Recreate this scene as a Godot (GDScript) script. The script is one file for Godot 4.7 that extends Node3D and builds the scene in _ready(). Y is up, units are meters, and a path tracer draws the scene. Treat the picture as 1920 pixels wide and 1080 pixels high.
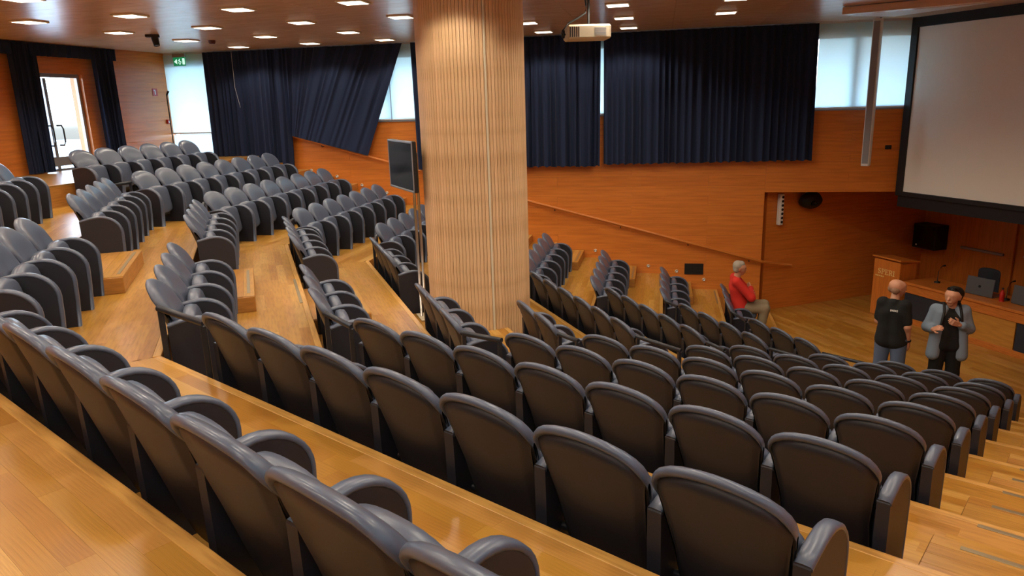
extends Node3D
# A lecture hall with tiered rows in three blocks round a low stage. Metres, y up, stage floor at y = 0.
# Three frames share one origin: each block has an axis "f" that its seats face and an axis "t" along its rows.

const YAW := 0.3371
const PITCH := 0.2504
const ROLL := -0.0303
const FOCAL := 1364.7
const EYE := 4.15
const NA := 0.5178          # near block is turned by this much, far block by -FA
const FA := 0.5417
const STEP := 1.0813        # depth of a tier
const STEP_FAR := 1.05
const RISE := 0.3052
const WALL_T := -14.374     # window wall, in the far block's frame
const NEAR_WALL_T := 0.80
const CEIL := 5.34
const EDGE := 0.03          # tier edge ahead of the shoulder line of its row
const BACK_S := -10.35
const STAGE_BACK := 13.3
const SIDE_Z := -11.42

var used := {}
var M := {}
var rng := RandomNumberGenerator.new()

# ---------------------------------------------------------------- frames
func nx(f: float, t: float, y := 0.0) -> Vector3:
	return Vector3(cos(NA) * f + sin(NA) * t, y, -sin(NA) * f + cos(NA) * t)
func fx(f: float, t: float, y := 0.0) -> Vector3:
	return Vector3(cos(FA) * f - sin(FA) * t, y, sin(FA) * f + cos(FA) * t)
func near_off(k: float) -> float: return 1.8872 + k * STEP
func far_off(k: float) -> float: return -6.245 + k * STEP_FAR
func mid_off(k: float) -> float: return -0.7209 + k * STEP
func tier_y(k: float) -> float: return 2.2857 - RISE * k
func near_bend(k: float, e := 0.0) -> float:
	return (mid_off(k) + e - cos(NA) * (near_off(k) + e)) / sin(NA)
func far_bend(k: float, e := 0.0) -> float:
	return (cos(FA) * (far_off(k) + e) - mid_off(k) - e) / sin(FA)
func near_bend_z(k: float, e := 0.0) -> float: return nx(near_off(k) + e, near_bend(k, e)).z
func far_bend_z(k: float, e := 0.0) -> float: return fx(far_off(k) + e, far_bend(k, e)).z

# ---------------------------------------------------------------- nodes
func numbered(n: String) -> String:
	if not used.has(n):
		used[n] = 0
		return n
	used[n] += 1
	return "%s_%03d" % [n, used[n]]
func tag(o: Node, label := "", category := "", group := "", kind := "") -> Node:
	if label: o.set_meta("label", label)
	if category: o.set_meta("category", category)
	if group: o.set_meta("group", group)
	if kind: o.set_meta("kind", kind)
	return o
func thing(n: String, label: String, category: String, at := Vector3.ZERO, turn := 0.0, group := "") -> Node3D:
	var o := Node3D.new()
	o.name = numbered(n)
	add_child(o)
	o.position = at
	o.rotation.y = turn
	tag(o, label, category, group)
	return o
func structure(n: String, label: String, category: String, at := Vector3.ZERO, turn := 0.0) -> Node3D:
	var o := thing(n, label, category, at, turn)
	o.set_meta("kind", "structure")
	return o
func part(n: String, mesh: Mesh, mat: Material, parent: Node3D, at := Vector3.ZERO) -> MeshInstance3D:
	var o := MeshInstance3D.new()
	o.name = n
	o.mesh = mesh
	o.material_override = mat
	o.position = at
	parent.add_child(o, true)
	return o
func single(n: String, mesh: Mesh, mat: Material, label: String, category: String, at := Vector3.ZERO, turn := 0.0, group := "") -> MeshInstance3D:
	var o := MeshInstance3D.new()
	o.name = numbered(n)
	o.mesh = mesh
	o.material_override = mat
	add_child(o)
	o.position = at
	o.rotation.y = turn
	tag(o, label, category, group)
	return o

# ---------------------------------------------------------------- mesh helpers
func begin(smooth := false) -> SurfaceTool:
	var st := SurfaceTool.new()
	st.begin(Mesh.PRIMITIVE_TRIANGLES)
	st.set_smooth_group(0 if smooth else -1)
	return st
func done(st: SurfaceTool) -> ArrayMesh:
	st.generate_normals()
	return st.commit()
func vert(st: SurfaceTool, p: Vector3, uv: Vector2) -> void:
	st.set_uv(uv)
	st.add_vertex(p)
func tri(st: SurfaceTool, a: Vector3, b: Vector3, c: Vector3, out: Vector3, ua := Vector2.ZERO, ub := Vector2.ZERO, uc := Vector2.ZERO) -> void:
	if (c - a).cross(b - a).dot(out) < 0.0:
		vert(st, a, ua); vert(st, c, uc); vert(st, b, ub)
	else:
		vert(st, a, ua); vert(st, b, ub); vert(st, c, uc)
func quad(st: SurfaceTool, a: Vector3, b: Vector3, c: Vector3, d: Vector3, out: Vector3, u := Vector3.RIGHT, v := Vector3.UP, o := Vector2.ZERO) -> void:
	var p := [a, b, c, d]
	var w := []
	for q in p:
		w.append(Vector2(q.dot(u), q.dot(v)) + o)
	tri(st, a, b, c, out, w[0], w[1], w[2])
	tri(st, a, c, d, out, w[0], w[2], w[3])
# box with chamfered edges; grain runs along axis g (0 x, 1 y, 2 z)
func box(st: SurfaceTool, c: Vector3, s: Vector3, ch := 0.0, g := 0, o := Vector2.ZERO, bs := Basis()) -> void:
	var h := s * 0.5
	ch = minf(ch, minf(h.x, minf(h.y, h.z)) * 0.9)
	var axes := [Vector3.RIGHT, Vector3.UP, Vector3.BACK]
	var gu: Vector3 = bs * axes[g]
	for i in 3:
		var j := (i + 1) % 3
		var k := (i + 2) % 3
		for sg in [-1.0, 1.0]:
			var n: Vector3 = axes[i] * sg
			var q := []
			for w in [[-1, -1], [1, -1], [1, 1], [-1, 1]]:
				var p: Vector3 = n * h[i] + axes[j] * (w[0] * (h[j] - ch)) + axes[k] * (w[1] * (h[k] - ch))
				q.append(bs * p + c)
			var u: Vector3 = gu
			var vi := j if g == k else k
			if g == i:
				u = bs * axes[j]
				vi = k
			quad(st, q[0], q[1], q[2], q[3], bs * n, u, bs * axes[vi], o)
	if ch <= 0.0:
		return
	for i in 3:                      # edges along axis i
		var j := (i + 1) % 3
		var k := (i + 2) % 3
		for a in [-1.0, 1.0]:
			for b in [-1.0, 1.0]:
				var ex: Vector3 = axes[i] * (h[i] - ch)
				var p1: Vector3 = axes[j] * (a * h[j]) + axes[k] * (b * (h[k] - ch))
				var p2: Vector3 = axes[j] * (a * (h[j] - ch)) + axes[k] * (b * h[k])
				quad(st, bs * (p1 - ex) + c, bs * (p1 + ex) + c, bs * (p2 + ex) + c, bs * (p2 - ex) + c, bs * (axes[j] * a + axes[k] * b), gu, bs * axes[k if g != k else j], o)
	for a in [-1.0, 1.0]:
		for b in [-1.0, 1.0]:
			for d in [-1.0, 1.0]:
				var p1 := Vector3(a * h.x, b * (h.y - ch), d * (h.z - ch))
				var p2 := Vector3(a * (h.x - ch), b * h.y, d * (h.z - ch))
				var p3 := Vector3(a * (h.x - ch), b * (h.y - ch), d * h.z)
				tri(st, bs * p1 + c, bs * p2 + c, bs * p3 + c, bs * Vector3(a, b, d))
func box_mesh(s: Vector3, ch := 0.0, g := 0, o := Vector2.ZERO) -> ArrayMesh:
	var st := begin()
	box(st, Vector3.ZERO, s, ch, g, o)
	return done(st)
# surface through a grid of points (rows of equal length); closed_u joins the ends of every row
func sheet(st: SurfaceTool, rows: Array, closed_u := false, flip := false, us := 1.0, vs := 1.0) -> void:
	for r in rows.size() - 1:
		var a: Array = rows[r]
		var b: Array = rows[r + 1]
		var n := a.size()
		for i in (n if closed_u else n - 1):
			var j := (i + 1) % n
			var u0 := Vector2(i * us, r * vs)
			var u1 := Vector2((i + 1) * us, r * vs)
			var u2 := Vector2((i + 1) * us, (r + 1) * vs)
			var u3 := Vector2(i * us, (r + 1) * vs)
			if flip:
				vert(st, a[i], u0); vert(st, b[j], u2); vert(st, a[j], u1)
				vert(st, a[i], u0); vert(st, b[i], u3); vert(st, b[j], u2)
			else:
				vert(st, a[i], u0); vert(st, a[j], u1); vert(st, b[j], u2)
				vert(st, a[i], u0); vert(st, b[j], u2); vert(st, b[i], u3)
func cap(st: SurfaceTool, ring: Array, out: Vector3) -> void:
	var m := Vector3.ZERO
	for p in ring: m += p
	m /= ring.size()
	for i in ring.size():
		tri(st, m, ring[i], ring[(i + 1) % ring.size()], out)
# closed rings lofted one after another, with caps
func loft(st: SurfaceTool, rings: Array, caps := true) -> void:
	var c0 := Vector3.ZERO
	for p in rings[0]: c0 += p
	c0 /= rings[0].size()
	var c1 := Vector3.ZERO
	for p in rings[1]: c1 += p
	c1 /= rings[1].size()
	var a: Vector3 = rings[0][0]
	var b: Vector3 = rings[0][1]
	var d: Vector3 = rings[1][0]
	var flip := (d - a).cross(b - a).dot((a + b) * 0.5 - c0) < 0.0
	sheet(st, rings, true, not flip, 0.05, 0.05)
	if caps:
		var z := rings.size() - 1
		var e1 := Vector3.ZERO
		for p in rings[z]: e1 += p
		e1 /= rings[z].size()
		var e0 := Vector3.ZERO
		for p in rings[z - 1]: e0 += p
		e0 /= rings[z - 1].size()
		cap(st, rings[0], c0 - c1)
		cap(st, rings[z], e1 - e0)
func tube(st: SurfaceTool, path: Array, r: float, n := 8, r2 := -1.0) -> void:
	var rings := []
	for i in path.size():
		var p: Vector3 = path[i]
		var d: Vector3 = (path[mini(i + 1, path.size() - 1)] - path[maxi(i - 1, 0)]).normalized()
		var u := d.cross(Vector3.UP if absf(d.y) < 0.9 else Vector3.RIGHT).normalized()
		var w := d.cross(u)
		var rr := r if r2 < 0.0 else lerpf(r, r2, float(i) / (path.size() - 1))
		var ring := []
		for k in n:
			var a := TAU * k / n
			ring.append(p + (u * cos(a) + w * sin(a)) * rr)
		rings.append(ring)
	loft(st, rings)
func lathe(st: SurfaceTool, profile: Array, n := 24, at := Vector3.ZERO) -> void:
	var rings := []
	for q in profile:
		var ring := []
		for k in n:
			var a := TAU * k / n
			ring.append(at + Vector3(cos(a) * q.x, q.y, sin(a) * q.x))
		rings.append(ring)
	loft(st, rings)
# plan polygon (x, z) between two heights
func prism(st: SurfaceTool, poly: Array, y0: float, y1: float) -> void:
	var pts := PackedVector2Array()
	for p in poly: pts.append(Vector2(p.x, p.z))
	var ix := Geometry2D.triangulate_polygon(pts)
	for i in range(0, ix.size(), 3):
		var a := pts[ix[i]]
		var b := pts[ix[i + 1]]
		var c := pts[ix[i + 2]]
		tri(st, Vector3(a.x, y1, a.y), Vector3(b.x, y1, b.y), Vector3(c.x, y1, c.y), Vector3.UP, a, b, c)
		tri(st, Vector3(a.x, y0, a.y), Vector3(b.x, y0, b.y), Vector3(c.x, y0, c.y), Vector3.DOWN, a, b, c)
	var cw := Geometry2D.is_polygon_clockwise(pts)
	for i in pts.size():
		var a := pts[i]
		var b := pts[(i + 1) % pts.size()]
		var d := b - a
		var out := Vector3(d.y, 0, -d.x) * (-1.0 if cw else 1.0)
		quad(st, Vector3(a.x, y0, a.y), Vector3(b.x, y0, b.y), Vector3(b.x, y1, b.y), Vector3(a.x, y1, a.y), out, Vector3(d.x, 0, d.y).normalized(), Vector3.UP)

# ---------------------------------------------------------------- materials
func noise_tex(freq: float, ramp: Array, sd: int, size := 512, octaves := 4, nm := false, bump := 4.0, type := FastNoiseLite.TYPE_SIMPLEX_SMOOTH) -> NoiseTexture2D:
	var n := FastNoiseLite.new()
	n.noise_type = type
	n.frequency = freq
	n.fractal_octaves = octaves
	n.seed = sd
	var t := NoiseTexture2D.new()
	t.width = size
	t.height = size
	t.seamless = true
	t.noise = n
	if nm:
		t.as_normal_map = true
		t.bump_strength = bump
	else:
		var g := Gradient.new()
		g.offsets = PackedFloat32Array(ramp.map(func(e): return e[0]))
		g.colors = PackedColorArray(ramp.map(func(e): return e[1]))
		t.color_ramp = g
	return t
func mat(c: Color, rough := 0.6, metal := 0.0, spec := 0.5) -> StandardMaterial3D:
	var m := StandardMaterial3D.new()
	m.albedo_color = c
	m.roughness = rough
	m.metallic = metal
	m.metallic_specular = spec
	return m
func wood(c: Color, grain: Texture2D, rough: float, scale: Vector2) -> StandardMaterial3D:
	var m := mat(c, rough)
	m.albedo_texture = grain
	m.uv1_scale = Vector3(scale.x, scale.y, 1)
	return m
func make_materials() -> void:
	var grain := noise_tex(0.012, [[0.0, Color(0.84, 0.80, 0.74)], [0.4, Color(0.94, 0.92, 0.89)], [0.6, Color(0.98, 0.97, 0.95)], [1.0, Color(1, 1, 1)]], 3)
	var soft := noise_tex(0.008, [[0.0, Color(0.88, 0.85, 0.82)], [0.5, Color(0.95, 0.94, 0.93)], [1.0, Color(1, 1, 1)]], 8)
	M.floor = []
	for c in [Color(0.745, 0.555, 0.255), Color(0.72, 0.525, 0.225), Color(0.79, 0.61, 0.315), Color(0.695, 0.49, 0.205), Color(0.765, 0.565, 0.295), Color(0.74, 0.55, 0.24)]:
		M.floor.append(wood(c, grain, 0.3, Vector2(0.5, 5.0)))
	M.floor_slab = wood(Color(0.72, 0.50, 0.24), grain, 0.4, Vector2(0.5, 5.0))
	M.floor_many = wood(Color(1, 1, 1), grain, 0.3, Vector2(0.5, 5.0))
	M.floor_many.vertex_color_use_as_albedo = true
	M.nosing = wood(Color(0.82, 0.63, 0.34), grain, 0.35, Vector2(0.5, 6.0))
	M.wall = []
	for c in [Color(0.85, 0.51, 0.21), Color(0.842, 0.503, 0.206), Color(0.856, 0.516, 0.214), Color(0.846, 0.507, 0.208)]:
		M.wall.append(wood(c, soft, 0.33, Vector2(0.25, 4.0)))
	M.wall_core = M.wall[0]
	M.ceiling = []
	for c in [Color(0.88, 0.76, 0.65), Color(0.877, 0.757, 0.647), Color(0.883, 0.763, 0.653)]:
		M.ceiling.append(wood(c, soft, 0.26, Vector2(0.3, 2.0)))
	M.column = []
	for c in [Color(0.87, 0.735, 0.575), Color(0.85, 0.715, 0.555), Color(0.89, 0.755, 0.595)]:
		M.column.append(wood(c, grain, 0.5, Vector2(0.6, 6.0)))
	M.column_core = M.column[1]
	M.leather = mat(Color(0.32, 0.355, 0.43), 0.31)
	M.leather.normal_enabled = true
	M.leather.normal_texture = noise_tex(0.05, [], 5, 512, 2, true, 2.0, FastNoiseLite.TYPE_CELLULAR)
	M.leather.normal_scale = 0.12
	M.leather.uv1_triplanar = true
	M.leather.uv1_scale = Vector3(5, 5, 5)
	M.shell = M.leather.duplicate()
	M.shell.albedo_color = Color(0.145, 0.145, 0.17)
	M.shell.roughness = 0.45
	M.felt = mat(Color(0.125, 0.135, 0.175), 0.5)
	M.cloth = mat(Color(0.15, 0.185, 0.28), 0.95, 0.0, 0.2)
	M.cloth.rim_enabled = true
	M.cloth.rim = 0.3
	M.white = mat(Color(0.86, 0.86, 0.84), 0.5)
	M.cream = mat(Color(0.82, 0.78, 0.68), 0.5)
	M.grey = mat(Color(0.55, 0.55, 0.56), 0.5)
	M.black = mat(Color(0.05, 0.05, 0.055), 0.55)
	M.black_gloss = mat(Color(0.02, 0.02, 0.025), 0.12)
	M.steel = mat(Color(0.75, 0.74, 0.72), 0.3, 1.0)
	M.dark_metal = mat(Color(0.16, 0.17, 0.2), 0.42, 0.3)
	M.alu = mat(Color(0.62, 0.63, 0.66), 0.4, 0.7)
	M.strip = mat(Color(0.62, 0.56, 0.45), 0.35, 0.6)
	M.screen = mat(Color(0.95, 0.94, 0.90), 0.95, 0.0, 0.1)
	M.navy = mat(Color(0.13, 0.15, 0.2), 0.7)
	M.table_wood = wood(Color(0.80, 0.48, 0.2), grain, 0.4, Vector2(0.5, 5.0))
	M.panel_yellow = wood(Color(0.78, 0.55, 0.22), soft, 0.5, Vector2(0.5, 3.0))
	M.blind = mat(Color(0.84, 0.95, 0.97), 0.95, 0.0, 0.1)
	M.blind.backlight_enabled = true
	M.blind.backlight = Color(0.86, 0.98, 1.0)
	M.glass = mat(Color(0.85, 0.93, 0.95, 0.08), 0.02)
	M.glass.transparency = BaseMaterial3D.TRANSPARENCY_ALPHA
	M.lamp = mat(Color(1, 1, 1), 0.5)
	M.lamp.emission_enabled = true
	M.lamp.emission = Color(1.0, 0.93, 0.84)
	M.lamp.emission_energy_multiplier = 3.0
	M.green = mat(Color(0.05, 0.5, 0.3), 0.4)
	M.green.emission_enabled = true
	M.green.emission = Color(0.05, 0.5, 0.3)
	M.green.emission_energy_multiplier = 0.5
	M.sign_white = mat(Color(0.9, 0.98, 0.95), 0.4)
	M.sign_white.emission_enabled = true
	M.sign_white.emission = Color(0.75, 0.95, 0.9)
	M.sign_white.emission_energy_multiplier = 0.7
	M.red = mat(Color(0.7, 0.12, 0.08), 0.4)
	M.laptop = mat(Color(0.36, 0.37, 0.38), 0.4, 0.4)  # silver lids, with the dim light of the stage put into a darker grey
	M.concrete = mat(Color(0.72, 0.72, 0.7), 0.9)
	M.skin = mat(Color(0.80, 0.58, 0.46), 0.55)
	M.skin.subsurf_scatter_enabled = true
	M.skin.subsurf_scatter_strength = 0.1

# ---------------------------------------------------------------- camera and light
func make_camera() -> void:
	var cam := Camera3D.new()
	cam.name = "camera"
	var r0 := Vector3(cos(YAW), 0, sin(YAW))
	var flat := Vector3(sin(YAW), 0, -cos(YAW))
	var fwd := flat * cos(PITCH) + Vector3.DOWN * sin(PITCH)
	var u0 := r0.cross(fwd)
	var r := r0 * cos(ROLL) + u0 * sin(ROLL)
	var u := u0 * cos(ROLL) - r0 * sin(ROLL)
	cam.transform = Transform3D(Basis(r, u, -fwd), Vector3(0, EYE, 0))
	cam.fov = rad_to_deg(2.0 * atan(540.0 / FOCAL))
	cam.near = 0.05
	cam.far = 400.0
	add_child(cam)
func make_light() -> void:
	var sky := ProceduralSkyMaterial.new()
	sky.sky_top_color = Color(0.66, 0.80, 0.95)
	sky.sky_horizon_color = Color(0.86, 0.95, 1.0)
	sky.ground_horizon_color = Color(0.75, 0.78, 0.78)
	sky.ground_bottom_color = Color(0.5, 0.5, 0.5)
	sky.sky_energy_multiplier = 3.2
	sky.ground_energy_multiplier = 1.2
	var e := Environment.new()
	e.background_mode = Environment.BG_SKY
	e.sky = Sky.new()
	e.sky.sky_material = sky
	e.tonemap_mode = Environment.TONE_MAPPER_LINEAR
	e.tonemap_exposure = 1.48
	e.sdfgi_enabled = true
	e.ssao_enabled = true
	e.ssil_enabled = true
	var w := WorldEnvironment.new()
	w.environment = e
	add_child(w)
const LAMP_ENERGY := 1.15
func make_ceiling_lights() -> void:
	var frame := box_mesh(Vector3(0.32, 0.02, 0.32), 0.004)
	var glow := box_mesh(Vector3(0.27, 0.012, 0.27), 0.0)
	for i in 9:
		for j in 10:
			var s := -9.5 + 1.485 * i
			var t := -13.42 + 1.63 * j
			var p := fx(s, t)
			if s < BACK_S + 0.6 or p.x > 7.6 or p.x < -4.2: continue
			var q := Vector2(cos(NA) * p.x - sin(NA) * p.z, sin(NA) * p.x + cos(NA) * p.z)
			if q.y > 0.3 or q.x < -1.7: continue
			if i == 0 and j < 3: continue
			if Vector2(p.x - 2.41, p.z + 8.03).length() < 0.9: continue
			var l := thing("ceiling_light", "square recessed white downlight glowing in the brown ceiling", "light", p + Vector3(0, CEIL - 0.01, 0), -FA, "square downlights in the ceiling grid")
			part("frame", frame, M.white, l)
			part("diffuser", glow, M.lamp, l, Vector3(0, -0.008, 0))
			var a := SpotLight3D.new()      # the deep recess cuts the light off towards the horizontal
			a.name = "lamp"
			a.spot_angle = 71.0
			a.spot_angle_attenuation = 0.35
			a.spot_range = 30.0
			a.spot_attenuation = 2.0
			a.light_size = 0.13
			a.light_color = Color(1.0, 0.945, 0.855)
			a.light_energy = LAMP_ENERGY
			a.shadow_enabled = true
			a.rotation_degrees.x = -90
			a.position.y = -0.03
			l.add_child(a)

# ---------------------------------------------------------------- tiers and floors
const ORD := ["front", "second", "third", "fourth", "fifth", "sixth", "seventh", "eighth", "ninth", "tenth", "top"]
func edge_line(k: float) -> Array:
	var e := EDGE
	return [nx(near_off(k) + e, NEAR_WALL_T), nx(near_off(k) + e, near_bend(k, e)), fx(far_off(k) + e, far_bend(k, e)), fx(far_off(k) + e, WALL_T)]
var plank_meshes := []
func plank_row(parent: Node3D, st: SurfaceTool, at: Vector3, dir: Vector3, length: float, w: float, y: float) -> void:
	# planks laid end to end from `at` along `dir`; st == null makes each plank a part
	var x := 0.0
	var turn := atan2(-dir.z, dir.x)
	var first := true
	while x < length - 0.02:
		var l := rng.randf_range(0.55, 1.05) * (rng.randf_range(0.3, 1.0) if first else 1.0)
		first = false
		l = minf(l, length - x)
		if length - x - l < 0.12: l = length - x
		var c := at + dir * (x + l * 0.5)
		if st == null:
			var o := part("plank", plank_meshes[rng.randi() % plank_meshes.size()], M.floor[rng.randi() % M.floor.size()], parent, Vector3(c.x, y + 0.004, c.z))
			o.rotation.y = turn
			o.scale = Vector3(l - 0.0005, 1, w - 0.0005)
		else:
			var col: Color = M.floor[rng.randi() % M.floor.size()].albedo_color
			st.set_color(col.srgb_to_linear())
			var sd := Vector3(-dir.z, 0, dir.x) * (w * 0.5 - 0.0002)
			var a := c - dir * (l * 0.5 - 0.0002)
			var b := c + dir * (l * 0.5 - 0.0002)
			var up := Vector3(0, y + 0.008, 0)
			quad(st, a - sd + up, b - sd + up, b + sd + up, a + sd + up, Vector3.UP, dir, sd.normalized(), Vector2(rng.randf() * 9, rng.randf() * 9))
		x += l
func make_floors() -> void:
	for i in 6:
		plank_meshes.append(box_mesh(Vector3(1, 0.008, 1), 0.0, 0, Vector2(i * 0.37, i * 1.71)))
	# stage floor
	var poly := edge_line(7 + 1)
	var s := structure("floor", "honey coloured wooden stage floor in front of the long table", "floor")
	var st := begin()
	prism(st, [Vector3(3, 0, 2), Vector3(STAGE_BACK, 0, 2), Vector3(STAGE_BACK, 0, -14), Vector3(3, 0, -14)], -0.3, -0.008)
	part("slab", done(st), M.floor_slab, s)
	st = begin()
	var x := 6.9
	while x < STAGE_BACK:
		plank_row(null, st, Vector3(x, 0, -12.0 - rng.randf() * 0.5), Vector3(0, 0, 1), 9.5, 0.09, -0.008)
		x += 0.09
	tag(part("plank_strips", done(st), M.floor_many, s), "", "", "", "stuff")
	# tiers: row k stands on tier k
	for k in range(-3, 8):
		var front := edge_line(k + 1)
		if k == 7:
			front = [nx(near_off(7) + 0.98, NEAR_WALL_T), nx(near_off(7) + 0.98, near_bend(7, 0.98)), fx(far_off(7) + 0.98, far_bend(7, 0.98)), fx(far_off(7) + 0.98, WALL_T)]
		var back := edge_line(k)
		if k == -3:
			back = [nx(-2.3, NEAR_WALL_T), Vector3(-4.9, 0, -2.0), Vector3(-4.9, 0, -12.0), fx(BACK_S, WALL_T)]
		var y := tier_y(k)
		var t := structure("floor", "honey coloured wooden platform under the %s row of seats" % ORD[7 - k] if k > -3 else "wooden landing behind the seats at the glass door", "floor")
		var poly2 := []
		for p in front: poly2.append(p)
		for i in 4: poly2.append(back[3 - i])
		st = begin()
		prism(st, poly2, -0.1, y - 0.008)
		part("platform", done(st), M.floor_slab, t)
		# planks, block by block
		for blk in 3:
			var f0 := EDGE
			var wide := (STEP if blk != 2 else STEP_FAR)
			if k == 7: wide = 0.98 - EDGE
			if k == -3: continue
			var n := int(round((wide - 0.055) / 0.087))
			var w := (wide - 0.055) / n
			var own := blk == 0 and k <= 0
			var many: SurfaceTool = null if own else begin()
			for i in n:
				var e := EDGE + (i + 0.5) * w
				if blk == 0:
					var tb := near_bend(k, e)
					plank_row(t, many, nx(near_off(k) + e, tb), nx(0, 1), NEAR_WALL_T - tb, w, y - 0.008)
				elif blk == 1:
					var z0 := far_bend_z(k, e)
					plank_row(t, many, Vector3(mid_off(k) + e, 0, z0), Vector3(0, 0, 1), near_bend_z(k, e) - z0, w, y - 0.008)
				else:
					plank_row(t, many, fx(far_off(k) + e, WALL_T), fx(0, 1), far_bend(k, e) - WALL_T, w, y - 0.008)
			if not own:
				tag(part("plank_strips", done(many), M.floor_many, t), "", "", "", "stuff")
		# light edge boards
		for i in 3:
			var a: Vector3 = front[i]
			var b: Vector3 = front[i + 1]
			var d := (b - a).normalized()
			st = begin()
			box(st, Vector3.ZERO, Vector3((b - a).length(), 0.03, 0.055), 0.004, 0)
			var o := part("nosing", done(st), M.nosing, t, (a + b) * 0.5 + Vector3(0, y - 0.0145, 0) - [nx(1, 0), Vector3.RIGHT, fx(1, 0)][i] * 0.0275)
			o.rotation.y = atan2(-d.z, d.x)
		if k == -3:
			st = begin()
			prism(st, poly2, y - 0.008, y)
			part("boards", done(st), M.floor[0], t)
	# half steps in the three aisles
	for k in range(-2, 8):
		var y := tier_y(k)
		var half := STEP * 0.5
		half_step("half-height wooden step by the window wall, level with the %s row" % ORD[7 - k], Transform3D(Basis(Vector3.UP, -FA), fx(far_off(k) + EDGE + half * 0.5, (WALL_T - 13.2) * 0.5, y)), Vector3(half, RISE * 0.5, -13.2 - WALL_T - 0.02), "half steps along the window wall")
		if k > -2 and k < 7:
			half_step("half-height wooden step in the stair aisle, level with the %s row" % ORD[7 - k], Transform3D(Basis(Vector3.UP, NA), nx(near_off(k) + EDGE + half * 0.5, (NEAR_WALL_T - 0.52) * 0.5, y)), Vector3(half, RISE * 0.5, NEAR_WALL_T + 0.5), "half steps of the near aisle")
		if k >= -1 and k <= 1:
			half_step("half-height wooden step in the middle aisle, level with the %s row" % ORD[7 - k], Transform3D(Basis(), Vector3(mid_off(k) + EDGE + 0.3, y, -7.79)), Vector3(0.6, RISE * 0.5, 1.34), "half steps of the middle aisle")
func half_step(label: String, tr: Transform3D, s: Vector3, group: String) -> void:
	var o := thing("half_step", label, "step", tr.origin, 0.0, group)
	o.basis = tr.basis
	var st := begin()
	box(st, Vector3(0, s.y * 0.5 - 0.002, 0), s - Vector3(0.002, 0.004, 0), 0.004, 2)
	part("riser_box", done(st), M.floor_slab, o)
	var n := int(s.x / 0.088)
	for i in n:
		st = begin()
		box(st, Vector3.ZERO, Vector3(s.x / n - 0.0015, 0.008, s.z - 0.01), 0.001, 2, Vector2(rng.randf() * 5, rng.randf() * 5))
		part("tread_board", done(st), M.floor[rng.randi() % 6], o, Vector3(-s.x * 0.5 + (i + 0.5) * s.x / n, s.y - 0.001, 0))
	st = begin()
	box(st, Vector3(s.x * 0.5 - 0.055, s.y + 0.004, 0), Vector3(0.03, 0.004, s.z - 0.24), 0.001, 2)
	part("anti_slip_strip", done(st), M.strip, o)
	st = begin()                                    # the strip on the edge of the platform above
	box(st, Vector3(-s.x * 0.5 - 0.06, RISE + 0.002, 0), Vector3(0.03, 0.004, s.z - 0.24), 0.001, 2)
	part("anti_slip_strip", done(st), M.strip, o)

# ---------------------------------------------------------------- walls, ceiling, windows
func boards(parent: Node3D, s0: float, s1: float, y0: float, y1: float, t: float, out: float, h := 0.193, ln := 2.9) -> void:
	# horizontal boards on a wall along the frame's x axis, face at t, looking towards sign(out)
	var n := maxi(1, int(round((y1 - y0) / h)))
	var hh := (y1 - y0) / n
	for i in n:
		var x := s0
		var l := ln * (0.5 if i % 2 else 1.0)
		while x < s1 - 0.01:
			if s1 - x - l < 0.4: l = s1 - x
			var st := begin()
			box(st, Vector3.ZERO, Vector3(l - 0.0015, hh - 0.0012, 0.02), 0.0008, 0, Vector2(rng.randf() * 7, rng.randf() * 7))
			part("board", done(st), M.wall[rng.randi() % M.wall.size()], parent, Vector3(x + l * 0.5, y0 + (i + 0.5) * hh, t - out * 0.01))
			x += l
			l = ln
func core(parent: Node3D, s0: float, s1: float, y0: float, y1: float, t0: float, t1: float, n := "core", m: Material = null) -> void:
	var st := begin()
	box(st, Vector3((s0 + s1) * 0.5, (y0 + y1) * 0.5, (t0 + t1) * 0.5), Vector3(s1 - s0, y1 - y0, absf(t1 - t0)), 0.0, 0)
	part(n, done(st), M.wall_core if m == null else m, parent)
func window_bay(idx: int, turn: float, s0: float, s1: float, y0: float, y1: float, t: float, out: float, label: String) -> void:
	# frame, pane and the pale roller blind hanging in front
	var w := structure("window_%d" % idx, label, "window", Vector3.ZERO, turn)
	var st := begin()
	var a := 0.06
	for q in [[s0 + a * 0.5, (y0 + y1) * 0.5, a, y1 - y0], [s1 - a * 0.5, (y0 + y1) * 0.5, a, y1 - y0], [(s0 + s1) * 0.5, y0 + a * 0.5, s1 - s0 - 2 * a, a], [(s0 + s1) * 0.5, y1 - a * 0.5, s1 - s0 - 2 * a, a]]:
		box(st, Vector3(q[0], q[1], t - out * 0.09), Vector3(q[2], q[3], 0.06), 0.004)
	part("frame", done(st), M.alu, w)
	st = begin()
	box(st, Vector3((s0 + s1) * 0.5, (y0 + y1) * 0.5, t - out * 0.09), Vector3(s1 - s0 - 2 * a, y1 - y0 - 2 * a, 0.008))
	part("pane", done(st), M.glass, w)
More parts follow.
